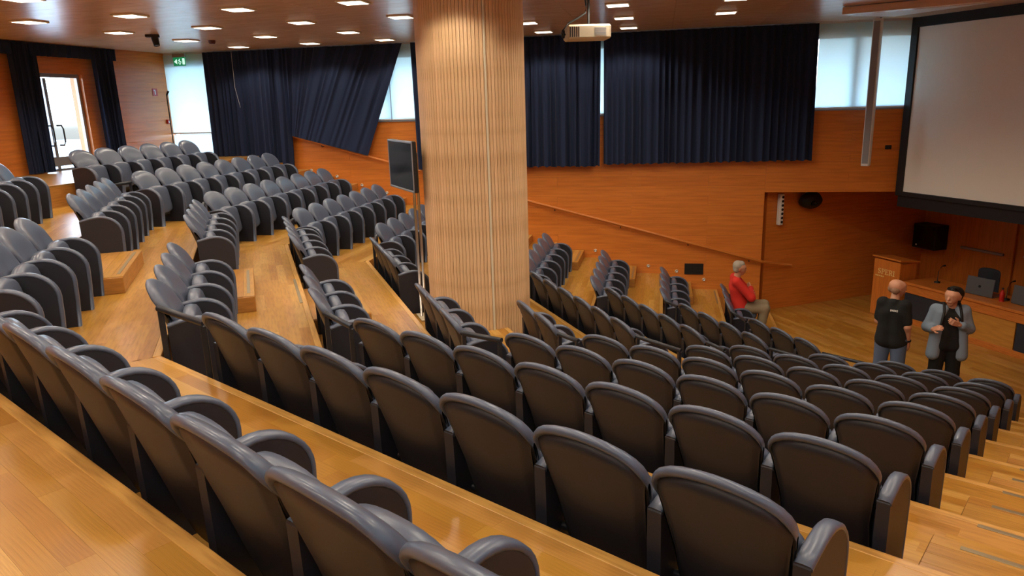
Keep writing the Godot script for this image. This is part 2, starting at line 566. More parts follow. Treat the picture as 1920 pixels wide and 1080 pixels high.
func make_shell() -> void:
	# window wall, far block's frame: x is s, z is t
	var ins := 1.0
	var w := structure("wall_window", "orange wood panelled wall below the curtained windows", "wall", Vector3.ZERO, -FA)
	core(w, -9.25, 1.93, -0.1, 3.83, WALL_T - 0.27, WALL_T - 0.021)
	core(w, 1.93, 4.3, 2.36, 3.83, WALL_T - 0.27, WALL_T - 0.021)
	core(w, -10.9, -9.25, -0.1, 2.88, WALL_T - 0.27, WALL_T - 0.021)
	core(w, -10.9, 4.9, 5.13, CEIL + 0.1, WALL_T - 0.27, WALL_T - 0.0, "lintel", M.white)
	core(w, 4.3, 4.9, 2.36, 5.13, WALL_T - 0.27, WALL_T - 0.0, "pier", M.black)
	core(w, -10.9, -10.42, 2.88, 5.13, WALL_T - 0.27, WALL_T - 0.0, "pier", M.white)
	boards(w, -9.25, 1.93, 0.0, 3.83, WALL_T, ins)
	boards(w, 1.93, 4.3, 2.36, 3.83, WALL_T, ins)
	boards(w, -10.42, -9.25, 2.0, 2.88, WALL_T, ins)
	var st := begin()
	box(st, Vector3(-2.5, 3.84, WALL_T - 0.05), Vector3(13.6, 0.03, 0.14), 0.004)
	part("sill", done(st), M.grey, w)
	var n := 0
	var s := -9.25
	window_bay(1, -FA, -10.42, -9.25, 2.88, 5.13, WALL_T, ins, "tall pale blinded window beside the exit sign")
	n = 2
	while s < 4.2:
		window_bay(n, -FA, s, s + 0.968, 3.855, 5.13, WALL_T, ins, "window with a pale blind in the window wall, number %d along from the exit sign" % n)
		s += 0.968
		n += 1
	# blinds hang in front of the panes
	for q in [[-10.4, -9.22, 3.69, 5.31, "above the rail of the tall window by the exit sign"], [-10.4, -9.22, 2.9, 3.66, "below the rail of the tall window by the exit sign"], [-9.2, -7.3, 3.86, 5.31, "behind the straight part of the swept curtain"], [-7.28, -5.36, 3.86, 5.31, "behind the swept part of the curtain"], [-5.34, -3.43, 3.86, 5.31, "between swept curtain and column"], [-3.41, -1.48, 3.86, 5.31, "behind the curtain at the column"], [-1.46, 0.46, 3.86, 5.31, "at the narrow slit between two curtains"], [0.48, 2.66, 3.86, 5.31, "behind the wide curtain"], [2.7, 4.27, 3.86, 5.31, "beside the projection screen"]]:
		blind(-FA, q[0], q[1], q[2], q[3], WALL_T + 0.03, "pale backlit roller blind " + q[4], "roller blinds of the window wall")
	# mirrored wall beside the camera, with the same windows
	var w2 := structure("wall_near", "orange wood panelled wall with blinded windows beside the near aisle", "wall", Vector3.ZERO, NA)
	core(w2, -2.4, 3.45, -0.1, 3.83, NEAR_WALL_T + 0.021, NEAR_WALL_T + 0.27)
	core(w2, -2.4, 12.0, 5.13, CEIL + 0.1, NEAR_WALL_T, NEAR_WALL_T + 0.27, "lintel", M.white)
	core(w2, 3.45, 12.0, -0.1, 5.13, NEAR_WALL_T + 0.021, NEAR_WALL_T + 0.27, "pier")
	boards(w2, 3.45, 9.3, 3.83, 5.13, NEAR_WALL_T, -ins, 0.39, 4.0)
	boards(w2, -2.4, 9.3, 0.0, 3.83, NEAR_WALL_T, -ins, 0.39, 4.0)
	s = -2.4
	while s < 3.4:
		window_bay(n, NA, s, s + 0.975, 3.83, 5.13, NEAR_WALL_T, -ins, "window with a pale blind in the near wall, number %d from the back" % (n - 15))
		s += 0.975
		n += 1
	for i in 3:
		blind(NA, -2.4 + 1.95 * i, -0.47 + 1.95 * i, 3.86, 5.31, NEAR_WALL_T - 0.03, "pale backlit roller blind beside the stair aisle, %s from the rear wall" % ORD[i].replace("front", "first"), "roller blinds of the stair aisle wall")
	# back wall with the glass door, plane s = BACK_S; local x along t
	var b := structure("wall_back", "dark wood panelled wall round the glass door", "wall", Vector3.ZERO, -FA)
	for q in [[-14.4, -11.98, 3.0, CEIL], [-11.98, -10.83, 4.86, CEIL], [-10.83, -6.3, 3.0, CEIL]]:
		var m := Node3D.new()
		m.name = "panelling"
		m.rotation.y = -PI / 2
		b.add_child(m, true)
		# in m: x runs along +t, z along -s
		for node in [1]:
			core(m, q[0], q[1], q[2], q[3] + 0.1, -BACK_S + 0.021, -BACK_S + 0.27)
			var nb := int(round((q[3] - q[2]) / 0.193))
			var hh: float = (q[3] - q[2]) / nb
			for i in nb:
				st = begin()
				box(st, Vector3.ZERO, Vector3(q[1] - q[0], hh - 0.0012, 0.02), 0.0008, 0, Vector2(rng.randf() * 7, rng.randf() * 7))
				part("board", done(st), M.wall[rng.randi() % 4], m, Vector3((q[0] + q[1]) * 0.5, q[2] + (i + 0.5) * hh, -BACK_S + 0.01))
	st = begin()
	prism(st, [fx(BACK_S - 0.3, WALL_T - 0.3), fx(BACK_S - 0.02, WALL_T - 0.3), fx(BACK_S - 0.02, -6.0), fx(BACK_S - 0.3, -6.0)], -0.1, 3.18)
	var b2 := structure("wall_back_base", "plain lower part of the back wall below the landing", "wall")
	part("core", done(st), M.wall_core, b2)
	# other back walls, behind the camera
	var c := structure("wall_rear", "wood panelled rear walls behind the top row", "wall")
	for q in [[fx(BACK_S, -6.4), Vector3(-4.95, 0, -12.3)], [Vector3(-4.95, 0, -12.6), Vector3(-4.95, 0, -1.6)], [Vector3(-4.95, 0, -2.0), nx(-2.35, -4.0)], [nx(-2.35, -5.5), nx(-2.35, NEAR_WALL_T + 0.3)]]:
		var a0: Vector3 = q[0]
		var a1: Vector3 = q[1]
		var d := (a1 - a0).normalized()
		st = begin()
		box(st, Vector3.ZERO, Vector3((a1 - a0).length(), CEIL + 0.2, 0.25), 0.0, 0)
		var o := part("panel", done(st), M.wall[0], c, (a0 + a1) * 0.5 + Vector3(0, CEIL * 0.5, 0) + Vector3(d.z, 0, -d.x) * -0.0)
		o.rotation.y = atan2(-d.z, d.x)
	# stage: side walls, back wall, soffit under the window wall
	var sw := structure("wall_stage_side", "shadowed wood wall beside the stage under the soffit", "wall")
	core(sw, 8.5, STAGE_BACK + 0.2, -0.1, 2.6, SIDE_Z - 0.75, SIDE_Z - 0.5)      # behind the open joint at the corner
	core(sw, 9.215, STAGE_BACK + 0.2, -0.1, 2.6, SIDE_Z - 0.5, SIDE_Z - 0.021)
	boards(sw, 9.215, STAGE_BACK, 0.0, 2.36, SIDE_Z, 1.0)
	var sw2 := structure("wall_stage_near", "wood wall on the near side of the stage", "wall")
	core(sw2, 8.6, STAGE_BACK + 0.2, -0.1, CEIL + 0.1, -4.3, -4.05)
	var sb := structure("wall_stage_back", "dark wooden wall behind the long table", "wall")
	st = begin()
	box(st, Vector3(STAGE_BACK + 0.1, CEIL * 0.5, -8.0), Vector3(0.2, CEIL + 0.2, 9.0), 0.0, 1)
	part("core", done(st), M.wall_core, sb)
	for i in 8:
		st = begin()
		box(st, Vector3.ZERO, Vector3(0.02, 2.5, 0.9), 0.001, 1, Vector2(rng.randf() * 5, 0))
		part("panel", done(st), M.wall[i % 4], sb, Vector3(STAGE_BACK - 0.01, 1.25, -11.0 + 0.905 * i))
	var so := structure("ceiling_soffit", "low dark wooden soffit over the side of the stage", "ceiling")
	st = begin()
	prism(st, [fx(1.9, WALL_T - 0.2), fx(4.3, WALL_T - 0.02), Vector3(11.05, 0, -10.0), Vector3(11.05, 0, -4.3), Vector3(STAGE_BACK, 0, -4.3), Vector3(STAGE_BACK, 0, SIDE_Z - 0.1), Vector3(8.8, 0, SIDE_Z - 0.6)], 2.36, 2.44)
	part("slab", done(st), M.wall_core, so)
	# ceiling
	var ce := structure("ceiling", "smooth brown wooden ceiling with square downlights", "ceiling", Vector3.ZERO, -FA)
	st = begin()
	box(st, Vector3(-1.5, CEIL + 0.13, -7.0), Vector3(22, 0.2, 20), 0.0)
	part("slab", done(st), M.wall_core, ce)
	for i in 14:
		for j in 11:
			var p := fx(-9.5 + 1.485 * i, -13.42 + 1.63 * j)
			if p.x < -6.5 or p.x > 14.0 or p.z > 2.5: continue
			st = begin()
			box(st, Vector3.ZERO, Vector3(1.482, 0.03, 1.627), 0.001, 0, Vector2(rng.randf() * 7, rng.randf() * 7))
			part("panel", done(st), M.ceiling[rng.randi() % 3], ce, Vector3(-9.5 + 1.485 * i, CEIL + 0.015, -13.42 + 1.63 * j))
	st = begin()
	box(st, Vector3(-2, CEIL + 0.04, WALL_T + 0.06), Vector3(17, 0.05, 0.3), 0.0)
	part("edge_panel", done(st), M.ceiling[0], ce)
func blind(turn: float, s0: float, s1: float, y0: float, y1: float, t: float, label: String, group: String) -> void:
	var o := thing("roller_blind", label, "blind", Vector3.ZERO, turn, group)
	var st := begin()
	quad(st, Vector3(s0, y0, t), Vector3(s1, y0, t), Vector3(s1, y1, t), Vector3(s0, y1, t), Vector3(0, 0, 1 if t < -1.0 else -1))
	part("fabric", done(st), M.blind, o)
	st = begin()
	box(st, Vector3((s0 + s1) * 0.5, y0 + 0.012, t), Vector3(s1 - s0, 0.024, 0.014), 0.004)
	part("bottom_bar", done(st), M.white, o)

# ---------------------------------------------------------------- seats
func lean(y: float) -> float: return (0.69 - y) * 0.30
const US := [-1.0, -0.985, -0.95, -0.89, -0.8, -0.65, -0.45, -0.2, 0.0, 0.2, 0.45, 0.65, 0.8, 0.89, 0.95, 0.985, 1.0]
func top_of(u: float) -> float:
	var a := absf(u)
	return 0.763 - 0.068 * a * a - 0.095 * (1.0 - sqrt(maxf(0.0, 1.0 - pow(a, 7.0))))
func half_width(y: float) -> float:
	return lerpf(0.2, 0.242, smoothstep(0.4, 0.66, y))
func back_ring(u: float, prof: Array, thick: float) -> Array:
	var yt := top_of(u)
	var mid := 0.03
	var ring := []
	for q in prof:
		var y: float = yt + q[1] if q[1] < 0.02 and q[2] == 0 else q[1]
		var x: float = mid + (q[0] - mid) * thick + lean(y) + 0.03 * u * u
		ring.append(Vector3(x, y, u * half_width(y)))
	return ring
func wing_path() -> Array:
	var p := [Vector2(0.1, 0.0), Vector2(0.095, 0.25), Vector2(0.09, 0.492), Vector2(0.093, 0.497), Vector2(0.15, 0.512), Vector2(0.21, 0.524), Vector2(0.27, 0.53)]
	for i in range(1, 9):
		var a := PI * 0.5 * i / 8.0
		p.append(Vector2(0.27 + 0.205 * sin(a), 0.35 + 0.18 * cos(a)))
	p.append(Vector2(0.47, 0.2))
	p.append(Vector2(0.455, 0.0))
	return p
var seat_mesh := {}
func make_seat_meshes() -> void:
	# front cushion with its rolled top edge: [forward offset, height, 0 = from the top / 1 = from the floor]
	var prof := [[0.022, -0.05, 0], [-0.004, -0.04, 0], [-0.014, -0.03, 0], [-0.017, -0.016, 0], [-0.009, -0.004, 0], [0.004, 0.0, 0], [0.02, -0.006, 0], [0.04, -0.024, 0], [0.06, -0.06, 0], [0.08, -0.14, 0], [0.092, -0.26, 0], [0.09, 0.3, 1], [0.07, 0.16, 1], [0.045, 0.11, 1], [0.022, 0.14, 1], [0.022, 0.4, 1]]
	var st := begin(true)
	var rings := []
	for u in US:
		var a: float = absf(u)
		rings.append(back_ring(u, prof, 1.0 if a < 0.9 else 0.9 if a < 0.97 else 0.7 if a < 0.99 else 0.36))
	loft(st, rings)
	seat_mesh.back = done(st)
	prof = [[-0.002, -0.036, 0], [-0.004, -0.1, 0], [-0.004, -0.3, 0], [-0.002, 0.2, 1], [0.004, 0.09, 1], [0.022, 0.08, 1], [0.03, 0.12, 1], [0.03, 0.4, 1], [0.03, -0.05, 0]]
	st = begin(true)
	rings = []
	for u in US:
		rings.append(back_ring(u * 0.965, prof, 1.0 if absf(u) < 0.95 else 0.55))
	loft(st, rings)
	seat_mesh.shell = done(st)
	# tipped-up seat pad
	for open in [false, true]:
		st = begin(true)
		rings = []
		for u in US:
			var a: float = absf(u)
			var th := 0.05 * (1.0 if a < 0.88 else 0.93 if a < 0.94 else 0.78 if a < 0.97 else 0.55 if a < 0.99 else 0.25)
			var ln: float = 0.205 - 0.055 * pow(a, 2.6)
			var ring := []
			for i in 16:
				var an := TAU * i / 16.0
				var cx := signf(cos(an)) * pow(absf(cos(an)), 0.45)
				var cy := signf(sin(an)) * pow(absf(sin(an)), 0.45)
				var bulge := 1.0 + (0.25 * (1.0 - cx * cx) if cy < 0.0 else 0.0)
				var along: float = cx * ln
				var off := cy * th * bulge
				if open:
					ring.append(Vector3(0.33 + along * 1.08, 0.365 + off + along * 0.06, u * 0.205))
				else:
					ring.append(Vector3(0.245 + off - along * 0.16, 0.345 + along, u * 0.208))
			rings.append(ring)
		loft(st, rings)
		seat_mesh["pad_open" if open else "pad"] = done(st)
	# side panel and its leather rim
	var path := wing_path()
	st = begin()
	var ctr := Vector2(0.26, 0.25)
	for sd in [-1.0, 1.0]:
		for i in path.size() - 1:
			tri(st, Vector3(ctr.x, 0.2, sd * 0.027), Vector3(path[i].x, path[i].y, sd * 0.027), Vector3(path[i + 1].x, path[i + 1].y, sd * 0.027), Vector3(0, 0, sd))
		tri(st, Vector3(ctr.x, 0.2, sd * 0.027), Vector3(0.1, 0, sd * 0.027), Vector3(0.455, 0, sd * 0.027), Vector3(0, 0, sd))
	for i in path.size() - 1:
		var d0: Vector2 = path[i + 1] - path[i]
		quad(st, Vector3(path[i].x, path[i].y, -0.027), Vector3(path[i].x, path[i].y, 0.027), Vector3(path[i + 1].x, path[i + 1].y, 0.027), Vector3(path[i + 1].x, path[i + 1].y, -0.027), Vector3(-d0.y, d0.x, 0))
	seat_mesh.side = done(st)
	st = begin(true)
	rings = []
	var rim := path.slice(3, path.size())
	for i in rim.size():
		var d: Vector2 = (rim[mini(i + 1, rim.size() - 1)] - rim[maxi(i - 1, 0)]).normalized()
		var nn := Vector2(-d.y, d.x)
		var ring := []
		for q in [[-0.0285, -0.014], [-0.0305, -0.003], [-0.023, 0.006], [0.0, 0.008], [0.023, 0.006], [0.0305, -0.003], [0.0285, -0.014], [0.0, -0.015]]:
			var w: Vector2 = rim[i] + nn * q[1]
			ring.append(Vector3(w.x, w.y, q[0]))
		rings.append(ring)
	loft(st, rings)
	seat_mesh.rim = done(st)
	st = begin(true)
	tube(st, [Vector3(0.2, 0.2, -0.225), Vector3(0.2, 0.2, 0.225)], 0.016)
	seat_mesh.bar = done(st)
var protos := {}
func make_protos() -> void:
	for kind in ["row", "end", "open", "open_end"]:
		var o := Node3D.new()
		part("side_panel", seat_mesh.side, M.felt, o, Vector3(0, 0, -0.25))
		part("armrest", seat_mesh.rim, M.leather, o, Vector3(0, 0, -0.25))
		if kind.ends_with("end"):
			part("side_panel", seat_mesh.side, M.felt, o, Vector3(0, 0, 0.25))
			part("armrest", seat_mesh.rim, M.leather, o, Vector3(0, 0, 0.25))
		part("backrest", seat_mesh.back, M.leather, o)
		part("back_shell", seat_mesh.shell, M.shell, o)
		part("seat", seat_mesh.pad_open if kind.begins_with("open") else seat_mesh.pad, M.leather, o)
		part("seat_bar", seat_mesh.bar, M.dark_metal, o)
		protos[kind] = o
func seat_run(k: int, blk: String, first: float, n: int, dirn: float, where: String, open := -1) -> void:
	# n seats with centres from `first`, stepping by half a metre along t
	for i in n:
		var t := first + dirn * 0.5 * i
		var last := (i == n - 1) if dirn > 0 else (i == 0)
		var kind := "end" if last else "row"
		if i == open: kind = "open_end" if last else "open"
		var o: Node3D = protos[kind].duplicate()
		o.name = numbered("auditorium_seat")
		add_child(o)
		var y := tier_y(k)
		if blk == "n":
			o.position = nx(near_off(k), t, y)
			o.rotation.y = NA
		elif blk == "f":
			o.position = fx(far_off(k), t, y)
			o.rotation.y = -FA
		else:
			o.position = Vector3(mid_off(k), y, t)
		var row: String = ORD[7 - k] + " row"
		var from_end := (n - i) if dirn > 0 and where != BLK.mn else (i + 1)
		if blk == "f": from_end = n - i
		var lab := "charcoal leather tip-up seat, %s from the stage, %s from the %s" % [row, ORD[from_end - 1].replace("front", "first"), where]
		if k == 7: lab = lab.replace(" from the stage", " by the stage")
		if i == open: lab = "folded-down leather seat under the man in red in the front row"
		tag(o, lab, "seat", "seats in the %s counted from the %s" % [row, where])
func corner_rail(a: Vector3, b: Vector3, label: String) -> void:
	var d := b - a
	var o := thing("corner_rail", label, "rail", a, 0.0, "corner rails where the rows bend")
	var n := Vector3(d.z, 0, -d.x).normalized()
	var st := begin(true)
	var up := Vector3(0, 0.63, 0)
	tube(st, [up, up + d * 0.5, up + d], 0.022, 10)
	part("top_rail", done(st), M.dark_metal, o)
	for q in [d.normalized() * 0.02, d - d.normalized() * 0.02]:
		st = begin()
		box(st, q + Vector3(0, 0.31, 0), Vector3(0.035, 0.62, 0.035), 0.004)
		part("post", done(st), M.dark_metal, o)
const BLK := {"n": "stair aisle", "mn": "middle aisle, stair side", "m": "middle row's bend", "mf": "middle aisle, window side", "f": "window wall"}
func make_seats() -> void:
	make_seat_meshes()
	make_protos()
	var near := {-1: [-4.545, 8], 0: [-4.077, 7], 1: [-4.102, 7], 2: [-3.632, 6], 3: [-3.655, 6], 4: [-3.178, 5], 5: [-3.2, 5], 6: [-2.694, 4], 7: [-2.213, 3]}
	for k in near:
		seat_run(k, "n", near[k][0] + 0.22, near[k][1], 1.0, BLK.n)
	var mn := {-1: 4, 0: 4, 1: 3, 2: 3, 3: 2}
	for k in mn:
		seat_run(k, "m", -7.13 + 0.25, mn[k], 1.0, BLK.mn)
	var mf := {-1: 5, 0: 4, 1: 4, 2: 3}
	for k in mf:
		seat_run(k, "m", -8.5 - 0.25, mf[k], -1.0, BLK.mf)
	seat_run(3, "m", -8.78 - 0.25, 2, -1.0, BLK.mf)
	seat_run(-2, "m", -10.35, 6, 1.0, BLK.m)
	var mm := {4: [-9.53, 6], 5: [-9.308, 5], 6: [-9.035, 4], 7: [-8.801, 3]}
	for k in mm:
		seat_run(k, "m", mm[k][0] + 0.22, mm[k][1], 1.0, BLK.m)
	var far := {-2: [-9.338, 6], -1: [-9.24, 8], 0: [-9.292, 8], 1: [-9.786, 7], 2: [-10.27, 6], 3: [-10.32, 6], 4: [-10.86, 5], 5: [-10.88, 5], 6: [-11.43, 4], 7: [-11.98, 3]}
	for k in far:
		seat_run(k, "f", far[k][0], far[k][1], -1.0, BLK.f, 1 if k == 7 else -1)
	# rails in the wedge-shaped gaps at the bends
	for k in range(-1, 8):
		var y := tier_y(k)
		var mend: float = (mm[k][0] - 0.03 + 0.5 * mm[k][1]) if mm.has(k) else (-7.13 + 0.5 * mn[k])
		var a := Vector3(mid_off(k) + 0.06, y, mend + 0.05)
		var b := nx(near_off(k) + 0.06, near[k][0] - 0.07, y)
		if (b - a).length() > 0.2:
			corner_rail(a, b, "dark metal corner rail at the near bend of the %s row" % ORD[7 - k])
		var fend: float = (mm[k][0] - 0.03) if mm.has(k) else (-8.5 - 0.5 * mf[k] if mf.has(k) else -9.78)
		a = Vector3(mid_off(k) + 0.06, y, fend - 0.05)
		b = fx(far_off(k) + 0.06, far[k][0] + 0.29, y)
		if (b - a).length() > 0.2 and (b - a).z < 0.1:
			corner_rail(a, b, "dark metal corner rail at the far bend of the %s row" % ORD[7 - k])

# ---------------------------------------------------------------- column, curtains, screen
func make_column() -> void:
	var y0 := tier_y(3)
	var h := CEIL - y0
	var o := thing("round_column", "thick round column clad in pale grooved vertical wood slats", "column", Vector3(2.41, y0, -8.03))
	var st := begin(true)
	lathe(st, [Vector2(0.578, 0.0), Vector2(0.578, h)], 64)
	part("core", done(st), M.column_core, o)
	var n := 96
	var slat := box_mesh(Vector3(0.014, h - 0.03, TAU * 0.595 / n - 0.005), 0.003, 1)
	var facing := atan2(8.03, -2.41) - 0.25
	for i in n:
		var a := TAU * (i + 0.5) / n
		var q := part("slat", slat, M.column[rng.randi() % 3], o, Vector3(cos(a) * 0.585, h * 0.5, sin(a) * 0.585))
		q.rotation.y = -a
	st = begin()
	box(st, Vector3(0, h * 0.5, 0), Vector3(0.02, h - 0.02, 0.022), 0.003)
	var j := part("joint_strip", done(st), M.cream, o, Vector3(cos(facing) * 0.589, 0, sin(facing) * 0.589))
	j.rotation.y = -facing
	st = begin(true)
	lathe(st, [Vector2(0.6, 0.0), Vector2(0.6, 0.08), Vector2(0.596, 0.085)], 64)
	part("base_ring", done(st), M.column[0], o)
func curtain_rows(top: Callable, bottom: Callable, nu: int, nv: int, folds: float, amp0: float, amp1: float, sd: float) -> Array:
	# top(u), bottom(u) give (s, y); folds push along z (towards the room)
	var rows := []
	for v in nv + 1:
		var row := []
		var f := float(v) / nv
		for i in nu + 1:
			var u := float(i) / nu
			var a: Vector2 = top.call(u)
			var b: Vector2 = bottom.call(u)
			var p := a.lerp(b, f)
			var ph := u * folds * TAU + sin(u * 23.0 + sd) * 1.6 + sin(u * 51.0 + sd * 2.0) * 0.7
			var am := lerpf(amp0, amp1, f) * (0.75 + 0.35 * sin(u * 37.0 + sd * 3.0))
			var z := am * (sin(ph) + 0.25 * sin(ph * 2.0 + 1.0 + f))
			row.append(Vector3(p.x + am * 0.4 * cos(ph) * (1.0 if u > 0.02 and u < 0.98 else 0.0), p.y, z))
		rows.append(row)
	return rows
func make_curtain(label: String, parts: Array, turn: float, at: Vector3) -> Node3D:
	var o := thing("curtain", label, "curtain", at, turn)
	for q in parts:
		var st := begin(true)
		sheet(st, q[1])
		var back := []
		for r in q[1]:
			var rr := []
			for p in r: rr.append(p - Vector3(0, 0, 0.006))
			back.append(rr)
		sheet(st, back, false, true)
		part(q[0], done(st), M.cloth, o)
	return o
func make_curtains() -> void:
	var z := WALL_T + 0.17
	var straight := curtain_rows(func(u): return Vector2(lerpf(-9.32, -7.45, u), 5.32), func(u): return Vector2(lerpf(-9.34, -7.55, u), 2.75), 130, 20, 17.0, 0.035, 0.05, 1.0)
	var swept := curtain_rows(func(u): return Vector2(lerpf(-7.47, -5.0, u), 5.32), func(u): return Vector2(-7.52, 3.60).lerp(Vector2(-5.87, 3.17), pow(u, 1.7)), 150, 36, 15.0, 0.04, 0.012, 2.0)
	make_curtain("navy curtain swept aside and draped over the handrail", [["hanging_cloth", straight], ["swept_cloth", swept]], -FA, fx(0, z))
	make_curtain("navy curtain hanging behind the round column", [["hanging_cloth", curtain_rows(func(u): return Vector2(lerpf(-4.82, -2.62, u), 5.32), func(u): return Vector2(lerpf(-4.80, -2.62, u), 2.87 + 0.012 * sin(u * 90.0)), 150, 20, 17.0, 0.035, 0.06, 3.0)]], -FA, fx(0, z))
	make_curtain("navy pleated curtain between the round column and the pale window slit", [["hanging_cloth", curtain_rows(func(u): return Vector2(lerpf(-2.60, -1.13, u), 5.32), func(u): return Vector2(lerpf(-2.60, -1.15, u), 2.9 + 0.012 * sin(u * 60.0)), 110, 20, 12.0, 0.035, 0.06, 4.0)]], -FA, fx(0, z))
	make_curtain("wide navy pleated curtain ending beside the uncovered window", [["hanging_cloth", curtain_rows(func(u): return Vector2(lerpf(-1.08, 2.66, u), 5.32), func(u): return Vector2(lerpf(-1.08, 2.69, u), 2.93 + 0.03 * u + 0.012 * sin(u * 150.0)), 260, 20, 28.0, 0.035, 0.06, 5.0)]], -FA, fx(0, z))
	# door curtains: local x along t
	var dz := -BACK_S - 0.16
	var d := [["pelmet", curtain_rows(func(u): return Vector2(lerpf(-12.74, -9.7, u), 5.33), func(u): return Vector2(lerpf(-12.74, -9.7, u), 5.12), 120, 4, 22.0, 0.03, 0.03, 6.0)],
		["left_drape", curtain_rows(func(u): return Vector2(lerpf(-10.84, -10.33, u), 5.3), func(u): return Vector2(lerpf(-10.8, -10.33, u), 3.22), 60, 16, 6.0, 0.035, 0.045, 7.0)],
		["right_drape", curtain_rows(func(u): return Vector2(lerpf(-12.62, -12.1, u), 5.3), func(u): return Vector2(lerpf(-12.63, -12.14, u), 3.22), 60, 16, 6.0, 0.035, 0.045, 8.0)]]
	for q in d:
		for r in q[1]:
			for i in r.size():
				var p: Vector3 = r[i]
				var w := -BACK_S * -1.0 + 0.16 + p.z
				r[i] = fx(w, p.x, p.y)
	make_curtain("navy curtain parted round the glass door", d, 0.0, Vector3.ZERO)
	var st := begin(true)
	tube(st, [fx(-8.55, WALL_T + 0.36, 5.33), fx(-8.56, WALL_T + 0.36, 4.6), fx(-8.5, WALL_T + 0.34, 4.2)], 0.0025, 6)
	single("pull_cord", done(st), M.white, "thin white cord hanging in front of the dark curtain", "cord")
func make_screen() -> void:
	var o := thing("projection_screen", "large blank projection screen in a black frame above the stage", "screen", Vector3(11.0, 2.30, -7.2))
	var st := begin()
	box(st, Vector3(0.012, 1.48, 0), Vector3(0.006, 2.8, 5.58))
	part("screen_cloth", done(st), M.screen, o)
	for q in [[Vector3(0, 2.99, 0), Vector3(0.05, 0.22, 5.86)], [Vector3(0, 0.04, 0), Vector3(0.05, 0.08, 5.86)], [Vector3(0, 1.48, -2.86), Vector3(0.05, 2.82, 0.14)], [Vector3(0, 1.48, 2.86), Vector3(0.05, 2.82, 0.14)]]:
		st = begin()
		box(st, q[0], q[1], 0.006)
		part("frame", done(st), M.black, o)
	st = begin()
	box(st, Vector3(0.06, 1.4, 0), Vector3(0.08, 3.2, 5.8))
	part("backing", done(st), M.black, o)
	for i in 2:
		st = begin()
		box(st, Vector3(-0.02, 3.08, -2.2 + i * 0.9), Vector3(0.06, 0.06, 0.05), 0.006)
		part("hanger", done(st), M.black, o)
	# lighter ceiling coffer next to the screen with a wooden beam
	var b := thing("ceiling_beam", "brown wooden beam hanging under the ceiling before the screen", "beam", Vector3(8.55, CEIL - 0.01, -8.7), 0.0)
	b.rotation.y = atan2(-0.86, 0.55)
	st = begin()
	box(st, Vector3(0.9, -0.05, 0), Vector3(2.4, 0.1, 0.22), 0.006)
	part("beam", done(st), M.ceiling[0], b)
	for i in 3:
		st = begin()
		box(st, Vector3.ZERO, Vector3(0.95, 0.02, 1.5), 0.003)
		single("ceiling_panel", done(st), M.white, "white square panel in the ceiling between the beam and the screen", "panel", Vector3(9.75 + 0.0 * i, CEIL - 0.012, -9.05 + i * 1.52), 0.0, "white ceiling panels before the screen")

